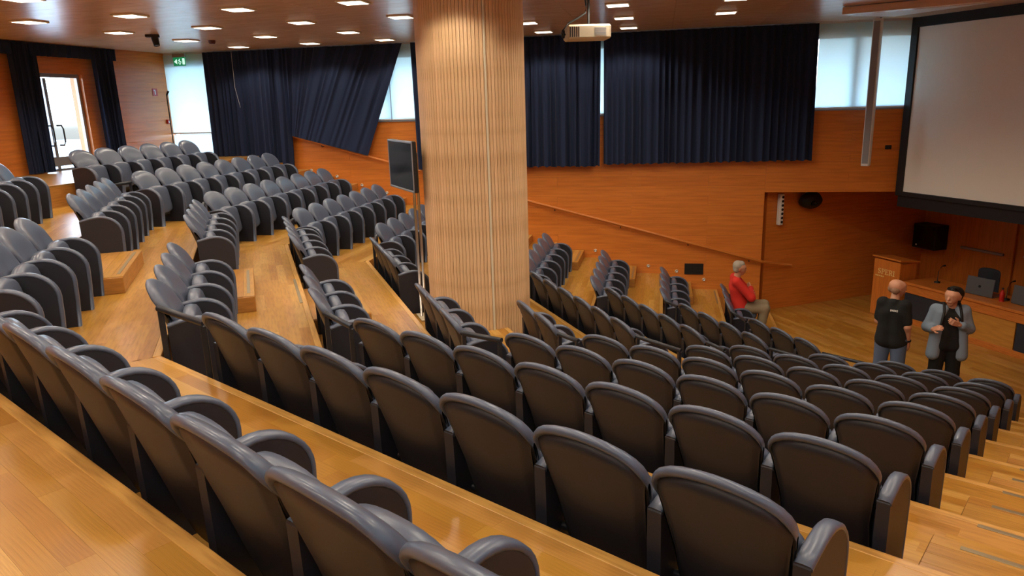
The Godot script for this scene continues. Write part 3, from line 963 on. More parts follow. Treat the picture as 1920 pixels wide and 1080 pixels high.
# ---------------------------------------------------------------- fittings
func make_fittings() -> void:
	# handrail on the window wall
	var o := thing("handrail", "long sloping wooden handrail on brackets along the window wall", "handrail", fx(-7.6, WALL_T + 0.09, 3.6))
	var b0 := o.position
	var st := begin(true)
	var pts := []
	for q in [[-7.75, 3.66], [-7.5, 3.59], [-5.0, 2.90], [-2.49, 2.20], [0.0, 1.55], [1.9, 1.05]]:
		pts.append(fx(q[0], WALL_T + 0.09, q[1]) - b0)
	pts.append(Vector3(9.25, 0.98, SIDE_Z + 0.12) - b0)
	pts.append(Vector3(9.8, 0.88, SIDE_Z + 0.08) - b0)
	tube(st, pts, 0.028, 10)
	part("rail", done(st), M.table_wood, o)
	for q in [[-6.9, 3.42], [-5.4, 3.01], [-3.9, 2.59], [-2.05, 2.085], [-0.75, 1.745], [0.55, 1.405], [1.7, 1.1]]:
		st = begin(true)
		var p := fx(q[0], WALL_T + 0.09, q[1]) - b0
		var wl := fx(q[0], WALL_T, q[1] - 0.06) - b0
		tube(st, [p + Vector3(0, -0.02, 0), p + Vector3(0, -0.06, 0), wl], 0.008, 6)
		part("bracket", done(st), M.dark_metal, o)
	# small step lights and vent
	for q in [[-7.23, 2.87], [-6.66, 2.74], [-6.12, 2.55], [-5.58, 2.39], [-1.25, 1.21], [-0.2, 0.91], [0.35, 0.81], [0.88, 0.65]]:
		var l := thing("step_light", "small round white step light low on the window wall", "light", fx(q[0], WALL_T, q[1]), -FA, "step lights along the window wall")
		st = begin(true)
		var ring := []
		lathe(st, [Vector2(0.032, 0.0), Vector2(0.032, 0.008), Vector2(0.024, 0.014)], 16)
		var a := part("bezel", done(st), M.white, l)
		a.rotation.x = PI / 2
	var vent := thing("wall_grille", "black rectangular grille low on the orange wall", "grille", fx(0.68, WALL_T + 0.006, 0.86), -FA)
	st = begin()
	box(st, Vector3.ZERO, Vector3(0.36, 0.22, 0.012), 0.002)
	part("backing", done(st), M.black, vent)
	for i in 7:
		st = begin()
		box(st, Vector3(0, -0.09 + i * 0.03, 0.008), Vector3(0.34, 0.012, 0.006), 0.001)
		part("louvre", done(st), M.black, vent)
	# glass door in the back wall: local x along -t ... built in a frame with x = t
	var d := structure("door_1", "glazed double door with loop handles, bright daylight outside", "door", Vector3.ZERO, 0.0)
	d.basis = Basis(fx(0, 1), Vector3.UP, fx(-1, 0))
	d.position = fx(BACK_S, 0)
	# local: x = t, z = -s (outside)
	var y0 := 3.2
	for q in [[-11.95, 0.06, 4.84], [-11.18, 0.07, 4.78], [-10.87, 0.06, 4.84]]:
		st = begin()
		box(st, Vector3(q[0], (y0 + q[2]) * 0.5, 0.1), Vector3(q[1], q[2] - y0, 0.06), 0.004)
		part("stile", done(st), M.alu, d)
	for q in [[-11.41, 1.1, 4.83, 0.07], [-11.57, 0.72, 3.36, 0.16], [-11.02, 0.26, 3.36, 0.16], [-11.41, 1.1, 3.21, 0.05]]:
		st = begin()
		box(st, Vector3(q[0], q[2], 0.1), Vector3(q[1], q[3], 0.06), 0.004)
		part("cross_rail", done(st), M.alu, d)
	for q in [[-11.565, 0.70], [-11.02, 0.25]]:
		st = begin()
		box(st, Vector3(q[0], 4.12, 0.1), Vector3(q[1], 1.36, 0.008))
		part("pane", done(st), M.glass, d)
	for q in [-11.28, -11.06]:
		st = begin(true)
		tube(st, [Vector3(q, 3.64, 0.07), Vector3(q, 3.64, -0.02), Vector3(q, 3.7, -0.05), Vector3(q, 3.92, -0.05), Vector3(q, 3.98, -0.02), Vector3(q, 3.98, 0.07)], 0.014, 8)
		part("handle", done(st), M.black, d)
	# what lies outside the door
	var g := structure("floor_terrace", "pale concrete terrace outside the glass door", "floor", Vector3.ZERO, -FA)
	st = begin()
	box(st, Vector3(-22.7, 3.05, -12), Vector3(24, 0.2, 30))
	part("slab", done(st), M.concrete, g)
	var hs := thing("far_house", "distant pale house with a brown pitched roof seen through the door", "house", fx(-34, -22.5, 3.0), -FA)
	st = begin()
	box(st, Vector3(0, 0.2, 0), Vector3(5, 1.6, 7))
	part("wall", done(st), M.white, hs)
	st = begin()
	for sd in [-1.0, 1.0]:
		quad(st, Vector3(sd * 2.8, 0.95, -3.8), Vector3(sd * 2.8, 0.95, 3.8), Vector3(0, 2.0, 3.8), Vector3(0, 2.0, -3.8), Vector3(sd, 1, 0))
		tri(st, Vector3(-2.8, 0.95, sd * 3.8), Vector3(2.8, 0.95, sd * 3.8), Vector3(0, 2.0, sd * 3.8), Vector3(0, 0, sd))
	part("roof", done(st), mat(Color(0.5, 0.33, 0.25), 0.9), hs)
	# exit sign
	var e := thing("exit_sign", "green exit sign with white arrow and running figure under the ceiling", "sign", fx(-9.84, WALL_T + 0.22, 5.16), -FA)
	st = begin()
	box(st, Vector3(0, 0.12, 0), Vector3(0.29, 0.07, 0.05), 0.006)
	part("housing", done(st), M.grey, e)
	st = begin()
	box(st, Vector3.ZERO, Vector3(0.28, 0.17, 0.016), 0.003)
	part("face", done(st), M.green, e)
	st = begin()
	for q in [[Vector3(-0.12, 0, 0.0), Vector3(-0.05, 0.055, 0), Vector3(-0.05, -0.055, 0)]]:
		tri(st, q[0] + Vector3(0, 0, 0.0095), q[1] + Vector3(0, 0, 0.0095), q[2] + Vector3(0, 0, 0.0095), Vector3(0, 0, 1))
	part("arrow", done(st), M.sign_white, e)
	st = begin()
	for q in [[0.012, 0.045, 0.022, 0.022, 0.0], [0.008, 0.012, 0.022, 0.05, 0.25], [-0.014, 0.02, 0.03, 0.012, 0.5], [0.032, 0.0, 0.03, 0.012, -0.5], [-0.008, -0.035, 0.014, 0.05, 0.5], [0.028, -0.035, 0.014, 0.05, -0.5]]:
		box(st, Vector3(q[0], q[1], 0.0092), Vector3(q[2], q[3], 0.001), 0.0, 0, Vector2.ZERO, Basis(Vector3.BACK, q[4]))
	part("running_figure", done(st), M.sign_white, e)
	st = begin()
	box(st, Vector3(0.1, 0, 0.0092), Vector3(0.055, 0.12, 0.001))
	part("door_symbol", done(st), M.sign_white, e)
	# fire call point and hose sign on the back wall
	var fs := thing("fire_sign", "small red fire equipment sign on the wood wall by the corner", "sign", fx(BACK_S + 0.006, -13.92, 4.56), -FA)
	st = begin()
	box(st, Vector3.ZERO, Vector3(0.008, 0.15, 0.15), 0.001)
	part("plate", done(st), M.red, fs)
	st = begin()
	box(st, Vector3(0.005, -0.01, 0.0), Vector3(0.002, 0.08, 0.03))
	box(st, Vector3(0.005, 0.04, 0.015), Vector3(0.002, 0.015, 0.05))
	part("extinguisher_symbol", done(st), M.white, fs)
	var cp := thing("call_point", "small dark red alarm button box at the wall corner", "alarm", fx(BACK_S + 0.02, -14.2, 3.95), -FA)
	st = begin()
	box(st, Vector3.ZERO, Vector3(0.04, 0.09, 0.09), 0.008)
	part("box", done(st), M.red, cp)
	st = begin()
	box(st, Vector3(0.022, 0, 0), Vector3(0.004, 0.045, 0.045), 0.002)
	part("button", done(st), M.white, cp)
	# microphone stand by the back corner
	var ms := thing("microphone_stand", "thin black microphone stand in the back corner", "stand", fx(BACK_S + 0.5, -13.6, tier_y(-3)), -FA)
	st = begin(true)
	tube(st, [Vector3(0, 0.02, 0), Vector3(0, 1.3, 0)], 0.011, 8)
	part("pole", done(st), M.black, ms)
	st = begin(true)
	lathe(st, [Vector2(0.14, 0.0), Vector2(0.14, 0.015), Vector2(0.02, 0.03)], 20)
	part("base", done(st), M.black, ms)
	st = begin(true)
	tube(st, [Vector3(0, 1.28, 0), Vector3(0.05, 1.36, 0)], 0.016, 8, 0.022)
	part("microphone", done(st), M.black, ms)
	# ceiling camera and sensor
	var cam := thing("surveillance_camera", "black camera hanging from the ceiling near the exit sign", "camera", Vector3(-1.22, CEIL, -13.3))
	st = begin()
	box(st, Vector3(0, -0.02, 0), Vector3(0.2, 0.04, 0.14), 0.006)
	part("mount", done(st), M.black, cam)
	st = begin(true)
	tube(st, [Vector3(0.03, -0.04, 0), Vector3(0.05, -0.17, 0.03)], 0.055, 12, 0.045)
	part("body", done(st), M.black, cam)
	var sn := thing("ceiling_sensor", "small dark red sensor under the ceiling by the curtain end", "sensor", Vector3(-0.38, CEIL, -14.3))
	st = begin(true)
	lathe(st, [Vector2(0.045, -0.06), Vector2(0.06, -0.03), Vector2(0.06, 0.0)], 16)
	part("body", done(st), mat(Color(0.3, 0.12, 0.1), 0.5), sn)
	# television on a chrome pole
	var tv := thing("television_stand", "flat television on a tall chrome pole beside the round column", "television", Vector3(1.76, tier_y(2), -8.24))
	st = begin(true)
	for dx in [-0.022, 0.022]:
		tube(st, [Vector3(dx, 0.02, dx * 0.4), Vector3(dx, 1.95, dx * 0.4)], 0.016, 10)
	part("pole", done(st), M.steel, tv)
	st = begin()
	box(st, Vector3(0, 0.015, 0), Vector3(0.12, 0.02, 0.3), 0.004)
	part("base", done(st), M.cream, tv)
	var head := Node3D.new()
	head.name = "monitor"
	head.position = Vector3(-0.11, 1.81, -0.12)
	head.rotation = Vector3(0.0, PI + 0.1, 0.0)
	tv.add_child(head, true)
	st = begin()
	box(st, Vector3(0, 0, 0), Vector3(0.05, 0.56, 0.92), 0.01)
	part("housing", done(st), M.black, head)
	st = begin()
	box(st, Vector3(0.0265, 0, 0), Vector3(0.003, 0.5, 0.86), 0.001)
	part("screen", done(st), M.black_gloss, head)
	st = begin()
	for q in [[Vector3(0.026, 0.268, 0), Vector3(0.012, 0.022, 0.92)], [Vector3(0.026, -0.268, 0), Vector3(0.012, 0.022, 0.92)], [Vector3(0.026, 0, 0.45), Vector3(0.012, 0.56, 0.02)], [Vector3(0.026, 0, -0.45), Vector3(0.012, 0.56, 0.02)]]:
		box(st, q[0], q[1], 0.004)
	part("bezel", done(st), M.alu, head)
	st = begin()
	box(st, Vector3(-0.05, 0, 0), Vector3(0.06, 0.3, 0.3), 0.01)
	part("wall_bracket", done(st), M.dark_metal, head)
	# projector
	var pr := thing("projector", "cream projector hanging on a dark pole from the ceiling", "projector", Vector3(3.76, 4.88, -7.9), -YAW + 0.05)
	st = begin()
	box(st, Vector3(0, 0, 0), Vector3(0.49, 0.155, 0.38), 0.02)
	part("body", done(st), M.cream, pr)
	st = begin(true)
	tube(st, [Vector3(0.02, 0.08, 0), Vector3(0.02, 0.46, 0)], 0.014, 8)
	part("pole", done(st), M.black, pr)
	st = begin()
	box(st, Vector3(0.02, 0.085, 0), Vector3(0.12, 0.015, 0.12), 0.003)
	part("mount_plate", done(st), M.black, pr)
	for i in 7:
		st = begin()
		box(st, Vector3(0.12, -0.04 + i * 0.013, 0.191), Vector3(0.13, 0.007, 0.004), 0.001)
		part("vent_slat", done(st), M.grey, pr)
	for i in 5:
		st = begin()
		box(st, Vector3(-0.215 + i * 0.024, 0.0, 0.191), Vector3(0.012, 0.11, 0.004), 0.001)
		part("side_grille", done(st), M.black, pr)
	st = begin(true)
	tube(st, [Vector3(-0.26, -0.03, 0.1), Vector3(-0.29, 0.02, 0.1), Vector3(-0.22, 0.1, 0.08), Vector3(-0.1, 0.16, 0.05), Vector3(-0.02, 0.21, 0.03), Vector3(-0.01, 0.3, 0.02), Vector3(-0.03, 0.46, 0.0)], 0.012, 8)
	part("cable", done(st), M.black, pr)
	st = begin(true)
	lathe(st, [Vector2(0.045, 0.0), Vector2(0.045, 0.03), Vector2(0.03, 0.035)], 20)
	var lens := part("lens", done(st), M.black_gloss, pr, Vector3(-0.243, 0.0, -0.08))
	lens.rotation.z = PI / 2
	# long white column speaker before the uncovered window
	var sp := thing("column_speaker", "long white column loudspeaker hanging before the uncovered window", "speaker", fx(3.53, WALL_T + 0.48, 4.1), -FA - 0.5)
	st = begin()
	box(st, Vector3(0, 0, 0), Vector3(0.13, 2.45, 0.14), 0.012)
	part("body", done(st), M.white, sp)
	st = begin()
	box(st, Vector3(0, 0, 0.072), Vector3(0.1, 2.36, 0.006), 0.002)
	part("grille", done(st), M.grey, sp)
	st = begin(true)
	tube(st, [Vector3(0.03, 1.22, 0), Vector3(0.04, 1.25, 0)], 0.012, 8)
	part("suspension", done(st), M.black, sp)
	# things on the shadowed stage wall
	var ls := thing("wall_loudspeaker", "black rounded loudspeaker high on the shadowed stage wall", "speaker", Vector3(10.13, 2.14, SIDE_Z + 0.12))
	st = begin(true)
	lathe(st, [Vector2(0.06, -0.12), Vector2(0.14, -0.1), Vector2(0.17, 0.0), Vector2(0.17, 0.04)], 20)
	var lb := part("cabinet", done(st), M.black, ls)
	lb.rotation.x = -1.2
	lb.scale = Vector3(1.45, 1, 1)
	st = begin()
	box(st, Vector3(0, 0.08, -0.08), Vector3(0.05, 0.12, 0.08), 0.005)
	part("bracket", done(st), M.black, ls)
	var ws := thing("small_column_speaker", "short white perforated column speaker on the stage wall", "speaker", Vector3(9.48, 2.0, SIDE_Z + 0.06))
	st = begin()
	box(st, Vector3.ZERO, Vector3(0.09, 0.6, 0.09), 0.008)
	part("body", done(st), M.white, ws)
	for i in 7:
		st = begin(true)
		lathe(st, [Vector2(0.026, 0.0), Vector2(0.026, 0.004), Vector2(0.02, 0.005)], 14)
		var cone := part("driver", done(st), M.black, ws, Vector3(0.012, -0.24 + i * 0.08, 0.044))
		cone.rotation.x = PI / 2
	var jb := thing("junction_box", "small dark socket box on the wood wall under the window", "box", fx(4.0, WALL_T + 0.02, 3.16), -FA)
	st = begin()
	box(st, Vector3.ZERO, Vector3(0.1, 0.07, 0.04), 0.006)
	part("box", done(st), M.black, jb)
	# stage back wall: pillar, exit door with push bar, equipment cabinet
	var pd := structure("door_2", "dark wooden door with a grey push bar behind the long table", "door", Vector3(STAGE_BACK - 0.05, 0, -10.0))
	st = begin()
	box(st, Vector3(0, 1.0, 0), Vector3(0.05, 2.0, 1.2), 0.004, 1)
	part("leaf", done(st), M.wall[1], pd)
	st = begin()
	box(st, Vector3(-0.07, 1.08, 0), Vector3(0.04, 0.05, 0.9), 0.008)
	part("push_bar", done(st), M.alu, pd)
	var cb := thing("equipment_cabinet", "black equipment cabinet on the dark wall behind the lectern", "cabinet", Vector3(STAGE_BACK - 0.2, 1.0, -11.1))
	st = begin()
	box(st, Vector3(0, 0.2, 0), Vector3(0.34, 0.5, 0.55), 0.01)
	part("body", done(st), M.black, cb)
	st = begin()
	box(st, Vector3(-0.175, 0.2, 0), Vector3(0.008, 0.44, 0.48), 0.004)
	part("door", done(st), M.black_gloss, cb)
	st = begin()
	box(st, Vector3(-0.182, 0.02, -0.16), Vector3(0.006, 0.03, 0.03), 0.002)
	part("badge", done(st), M.white, cb)
	var bt := thing("wall_button", "small round pale button beside the push bar door", "button", Vector3(STAGE_BACK - 0.03, 1.1, -9.2))
	st = begin(true)
	lathe(st, [Vector2(0.03, 0.0), Vector2(0.03, 0.015), Vector2(0.02, 0.02)], 16)
	var btn := part("cap", done(st), M.white, bt)
	btn.rotation.z = PI / 2

func make_stage() -> void:
	# long table
	var t := thing("conference_table", "long wooden conference table with navy and yellow front panels", "table", Vector3(11.05, 0, -7.2))
	var st := begin()
	box(st, Vector3(0.33, 0.735, 0), Vector3(0.72, 0.05, 5.2), 0.01, 2)
	part("tabletop", done(st), M.table_wood, t)
	st = begin()
	box(st, Vector3(0.02, 0.635, 0), Vector3(0.05, 0.15, 5.18), 0.005, 2)
	part("apron", done(st), M.table_wood, t)
	st = begin()
	box(st, Vector3(0.02, 0.05, 0), Vector3(0.05, 0.1, 5.18), 0.004, 2)
	part("plinth", done(st), M.table_wood, t)
	var z := -2.58
	var i := 0
	while z < 2.4:
		var w := 1.14 if i % 2 == 0 else 0.98
		st = begin()
		box(st, Vector3(0.03, 0.33, z + w * 0.5), Vector3(0.02, 0.47, w - 0.02), 0.002, 2)
		part("front_panel", done(st), M.navy if i % 2 == 0 else M.panel_yellow, t)
		z += w
		i += 1
	# lectern with its lettering
	var l := thing("lectern", "tall wooden lectern with yellow lettering at the end of the table", "lectern", Vector3(11.0, 0, -10.14))
	st = begin()
	box(st, Vector3(0, 0.54, 0), Vector3(0.05, 1.08, 0.6), 0.005, 1)
	part("front_board", done(st), M.wall[1], l)
	for s in [-1.0, 1.0]:
		st = begin()
		box(st, Vector3(0.2, 0.53, s * 0.28), Vector3(0.36, 1.06, 0.03), 0.004, 1)
		part("side_board", done(st), M.wall[1], l)
	st = begin()
	box(st, Vector3(0.18, 1.1, 0), Vector3(0.48, 0.03, 0.66), 0.006, 2, Vector2.ZERO, Basis(Vector3.BACK, -0.12))
	part("top", done(st), M.wall[1], l)
	st = begin()
	box(st, Vector3(0.2, 0.6, 0), Vector3(0.34, 0.02, 0.53), 0.003, 2)
	part("shelf", done(st), M.wall[1], l)
	var font := SystemFont.new()
	font.font_names = PackedStringArray(["Droid Serif"])
	var gold := mat(Color(0.95, 0.84, 0.55), 0.45, 0.0)
	for q in [["SPERI", 0.86, 0.00145, 0.0], ["stage", 0.765, 0.0006, -0.13]]:
		if q[0] == "stage": continue
		var tm := TextMesh.new()
		tm.font = font
		tm.text = q[0]
		tm.font_size = 96
		tm.pixel_size = q[2]
		tm.depth = 0.006
		var n := part("lettering", tm, gold, l, Vector3(-0.03, q[1], q[3]))
		n.rotation.y = -PI / 2
	for j in 5:
		st = begin()
		box(st, Vector3(-0.028, 0.765, -0.23 + j * 0.042), Vector3(0.004, 0.022, 0.026 + 0.006 * (j % 2)), 0.001)
		part("small_lettering", done(st), gold, l)
	# laptops
	for q in [[Vector3(11.32, 0.76, -8.52), 0.1, "open silver laptop with a dark round mark on the long table"], [Vector3(11.36, 0.76, -7.75), 0.0, "second open laptop standing beside the red bottle on the table"]]:
		var p := thing("laptop", q[2], "laptop", q[0], q[1])
		st = begin()
		box(st, Vector3(0.12, 0.01, 0), Vector3(0.3, 0.018, 0.46), 0.006)
		part("base", done(st), M.alu, p)
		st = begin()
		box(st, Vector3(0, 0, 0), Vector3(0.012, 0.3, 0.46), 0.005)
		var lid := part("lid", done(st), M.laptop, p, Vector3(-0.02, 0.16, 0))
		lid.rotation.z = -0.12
		st = begin(true)
		lathe(st, [Vector2(0.022, 0.0), Vector2(0.022, 0.002)], 16)
		var lg := part("mark", done(st), M.black, lid, Vector3(-0.007, 0, 0))
		lg.rotation.z = PI / 2
	var b := thing("bottle", "red bottle standing on the long table between the laptops", "bottle", Vector3(11.3, 0.76, -8.12))
	st = begin(true)
	lathe(st, [Vector2(0.035, 0.0), Vector2(0.037, 0.02), Vector2(0.037, 0.14), Vector2(0.015, 0.18), Vector2(0.014, 0.2)], 20)
	part("body", done(st), M.red, b)
	st = begin(true)
	lathe(st, [Vector2(0.016, 0.2), Vector2(0.016, 0.225), Vector2(0.012, 0.228)], 16)
	part("cap", done(st), M.black, b)
	# chairs behind the table
	for q in [[-9.2, "navy swivel chair behind the long table, left of the silver laptop"], [-8.05, "navy swivel chair behind the long table, behind the red bottle"], [-6.9, "navy swivel chair behind the long table, beyond the second laptop"]]:
		var c := thing("swivel_chair", q[1], "chair", Vector3(12.2, 0, q[0]), PI, "swivel chairs behind the long table")
		st = begin(true)
		var rings := []
		for u in US:
			var ring := []
			for k in 16:
				var a := TAU * k / 16.0
				var sx := signf(cos(a)) * pow(absf(cos(a)), 0.5)
				var sy := signf(sin(a)) * pow(absf(sin(a)), 0.5)
				var ex := sqrt(maxf(0.05, 1.0 - pow(absf(u), 4.0)))
				ring.append(Vector3(-0.2 + 0.03 * sx * ex - 0.05 * (1 - u * u), 0.72 + 0.25 * sy * (0.75 + 0.25 * ex), u * 0.21))
			rings.append(ring)
		loft(st, rings)
		part("backrest", done(st), M.navy, c)
		st = begin()
		box(st, Vector3(0, 0.46, 0), Vector3(0.44, 0.07, 0.44), 0.03)
		part("seat", done(st), M.navy, c)
		st = begin(true)
		tube(st, [Vector3(0, 0.06, 0), Vector3(0, 0.44, 0)], 0.025, 10)
		part("column", done(st), M.black, c)
		for k in 5:
			var a := TAU * k / 5.0
			st = begin(true)
			tube(st, [Vector3(0, 0.08, 0), Vector3(cos(a) * 0.27, 0.03, sin(a) * 0.27)], 0.02, 8, 0.014)
			part("foot", done(st), M.black, c)
	# goose-neck microphones
	for q in [-9.45, -8.15]:
		var m := thing("desk_microphone", "black goose-neck microphone on the table near the %s" % ("lectern" if q < -9 else "red bottle"), "microphone", Vector3(11.45, 0.76, q), 0.0, "goose-neck microphones on the table")
		st = begin(true)
		lathe(st, [Vector2(0.05, 0.0), Vector2(0.05, 0.02), Vector2(0.02, 0.03)], 16)
		part("base", done(st), M.black, m)
		st = begin(true)
		tube(st, [Vector3(0, 0.02, 0), Vector3(0.0, 0.2, 0), Vector3(0.05, 0.28, 0), Vector3(0.1, 0.3, 0)], 0.006, 8)
		part("neck", done(st), M.black, m)
		st = begin(true)
		tube(st, [Vector3(0.09, 0.298, 0), Vector3(0.15, 0.3, 0)], 0.012, 10, 0.016)
		part("head", done(st), M.black, m)

# ---------------------------------------------------------------- people
# distance field from tapered capsules, joined smoothly, meshed as surface nets
func nets(st: SurfaceTool, bones: Array, cell: float, k: float, xf := Transform3D()) -> void:
	var lo := Vector3(1e9, 1e9, 1e9)
	var hi := -lo
	for b in bones:
		var r: float = maxf(b[2], b[3]) + cell * 3.0
		for p in [b[0], b[1]]:
			lo = lo.min(p - Vector3(r, r, r))
			hi = hi.max(p + Vector3(r, r, r))
	var n := Vector3i(((hi - lo) / cell).ceil()) + Vector3i.ONE
	var sy := n.x
	var sz := n.x * n.y
	var f := PackedFloat32Array()
	f.resize(n.x * n.y * n.z)
	f.fill(1.0)
	for b in bones:
		var pa: Vector3 = b[0] - lo
		var pb: Vector3 = b[1] - lo
		var ra: float = b[2]
		var rb: float = b[3]
		var m := maxf(ra, rb) + k + cell * 2.0
		var i0 := Vector3i(((pa.min(pb) - Vector3(m, m, m)) / cell).floor()).max(Vector3i.ZERO)
		var i1 := Vector3i(((pa.max(pb) + Vector3(m, m, m)) / cell).ceil()).min(n - Vector3i.ONE)
		var d := pb - pa
		var dd := maxf(d.length_squared(), 1e-9)
		for z in range(i0.z, i1.z + 1):
			for y in range(i0.y, i1.y + 1):
				var at := z * sz + y * sy
				for x in range(i0.x, i1.x + 1):
					var p := Vector3(x, y, z) * cell - pa
					var h := clampf(p.dot(d) / dd, 0.0, 1.0)
					var v := (p - d * h).length() - ra - (rb - ra) * h
					var o := f[at + x]
					var e := maxf(k - absf(o - v), 0.0) / k
					f[at + x] = minf(o, v) - e * e * k * 0.25
	var id := PackedInt32Array()
	id.resize(f.size())
	id.fill(-1)
	var pts := []
	var far := cell * 2.0
	var offs := [0, 1, sy, sy + 1, sz, sz + 1, sz + sy, sz + sy + 1]
	var corner := []
	for q in 8: corner.append(Vector3(q & 1, (q >> 1) & 1, (q >> 2) & 1))
	var edges := [[0, 1], [2, 3], [4, 5], [6, 7], [0, 2], [1, 3], [4, 6], [5, 7], [0, 4], [1, 5], [2, 6], [3, 7]]
	for z in n.z - 1:
		for y in n.y - 1:
			var at := z * sz + y * sy
			for x in n.x - 1:
				var v0 := f[at + x]
				if v0 > far or v0 < -far: continue
				var inside := 0
				var vv := []
				for q in 8:
					var w := f[at + x + offs[q]]
					vv.append(w)
					if w < 0.0: inside += 1
				if inside == 0 or inside == 8: continue
				var s := Vector3.ZERO
				var c := 0
				for e in edges:
					var a: float = vv[e[0]]
					var b: float = vv[e[1]]
					if (a < 0.0) != (b < 0.0):
						s += (corner[e[0]] as Vector3).lerp(corner[e[1]], a / (a - b))
						c += 1
				id[at + x] = pts.size()
				pts.append(xf * (lo + (Vector3(x, y, z) + s / c) * cell))
	for z in range(1, n.z - 1):
		for y in range(1, n.y - 1):
			var at := z * sz + y * sy
			for x in range(1, n.x - 1):
				var i := at + x
				if id[i] < 0: continue
				var a := f[i]
				for ax in 3:
					var st1: int = [1, sy, sz][ax]
					var b := f[i + st1]
					if (a < 0.0) == (b < 0.0): continue
					var u: int = [sy, sz, 1][ax]
					var w: int = [sz, 1, sy][ax]
					var q := [id[i], id[i - u], id[i - u - w], id[i - w]]
					if q[0] < 0 or q[1] < 0 or q[2] < 0 or q[3] < 0: continue
					var p0: Vector3 = pts[q[0]]
					var p1: Vector3 = pts[q[1]]
					var p2: Vector3 = pts[q[2]]
					var p3: Vector3 = pts[q[3]]
					if a < 0.0:
						st.add_vertex(p0); st.add_vertex(p2); st.add_vertex(p1)
						st.add_vertex(p0); st.add_vertex(p3); st.add_vertex(p2)
					else:
						st.add_vertex(p0); st.add_vertex(p1); st.add_vertex(p2)
						st.add_vertex(p0); st.add_vertex(p2); st.add_vertex(p3)
func blob(n: String, bones: Array, cell: float, k: float, m: Material, parent: Node3D) -> MeshInstance3D:
	var st := begin(true)
	nets(st, bones, cell, k)
	return part(n, done(st), m, parent)
func hand_bones(wrist: Vector3, dir: Vector3, palm: Vector3, s: float, curl: float) -> Array:
	# dir: along the fingers; palm: out of the palm; s: +1 thumb on dir x palm side
	var side := dir.cross(palm).normalized() * s
	var out := []
	var k0 := wrist + dir * 0.085
	for i in 3:
		var o := side * (0.026 - 0.026 * i)
		out.append([wrist + dir * 0.012 + o * 0.7, k0 + o, 0.016, 0.015])
	var len := [0.066, 0.074, 0.07, 0.056]
	for i in 4:
		var b := k0 + side * (0.031 - 0.0205 * i) - dir * (0.008 if i == 3 else 0.0)
		var d1 := (dir * cos(curl * 0.5) + palm * sin(curl * 0.5)).normalized()
		var d2 := (dir * cos(curl * 1.5) + palm * sin(curl * 1.5)).normalized()
		var mid: Vector3 = b + d1 * (len[i] * 0.52)
		out.append([b, mid, 0.0095, 0.0088])
		out.append([mid, mid + d2 * (len[i] * 0.48), 0.0088, 0.0075])
	var tb := wrist + dir * 0.03 + side * 0.028
	var tm := tb + (dir * 0.7 + side * 0.75 + palm * 0.2).normalized() * 0.04
	out.append([tb, tm, 0.0125, 0.0105])
	out.append([tm, tm + (dir + side * 0.25 + palm * 0.35).normalized() * 0.032, 0.0105, 0.0085])
	return out
func head_bones(c: Vector3, b: Basis, w := 1.0) -> Array:
	# c: middle of the head; b.x looks ahead, b.y up, b.z to the right
	var o := []
	for q in [[[-0.022, 0.03, 0.018], [-0.022, 0.03, -0.018], 0.083, 0.083], [[0.025, 0.025, 0.014], [0.025, 0.025, -0.014], 0.072, 0.072], [[0.03, -0.02, 0.014], [0.03, -0.02, -0.014], 0.058, 0.058],
		[[0.03, -0.03, 0.02], [0.045, -0.088, 0.006], 0.045, 0.026], [[0.03, -0.03, -0.02], [0.045, -0.088, -0.006], 0.045, 0.026], [[0.09, 0.005, 0], [0.108, -0.028, 0], 0.010, 0.014],
		[[0.085, -0.062, 0.018], [0.085, -0.062, -0.018], 0.012, 0.012], [[-0.008, 0.012, 0.082], [-0.014, -0.025, 0.08], 0.015, 0.011], [[-0.008, 0.012, -0.082], [-0.014, -0.025, -0.08], 0.015, 0.011],
		[[0.076, 0.032, 0.036], [0.076, 0.032, -0.036], 0.013, 0.013]]:
		var p := Vector3(q[0][0], q[0][1], q[0][2] * w)
		var r := Vector3(q[1][0], q[1][1], q[1][2] * w)
		o.append([c + b * p, c + b * r, q[2], q[3]])
	return o
func face_parts(o: Node3D, c: Vector3, b: Basis, brow: Color) -> void:
	var dark := mat(Color(0.06, 0.05, 0.05), 0.3)
	var bm := mat(brow, 0.8)
	var lip := mat(Color(0.62, 0.33, 0.29), 0.5)
	for s in [-1.0, 1.0]:
		var st := begin(true)
		tube(st, [c + b * Vector3(0.083, 0.01, s * 0.022), c + b * Vector3(0.08, 0.01, s * 0.042)], 0.0065, 8)
		part("eye", done(st), dark, o)
		st = begin(true)
		tube(st, [c + b * Vector3(0.089, 0.033, s * 0.016), c + b * Vector3(0.083, 0.036, s * 0.048)], 0.0045, 6)
		part("eyebrow", done(st), bm, o)
	var st2 := begin(true)
	tube(st2, [c + b * Vector3(0.092, -0.062, 0.02), c + b * Vector3(0.098, -0.062, 0.0), c + b * Vector3(0.092, -0.062, -0.02)], 0.0045, 6)
	part("mouth", done(st2), lip, o)
func limb(a: Vector3, b: Vector3, c: Vector3, r: Array) -> Array:
	return [[a, b, r[0], r[1]], [b, c, r[1], r[2]]]
func grow(bones: Array, by: float) -> Array:
	return bones.map(func(q): return [q[0], q[1], q[2] + by, q[3] + by])
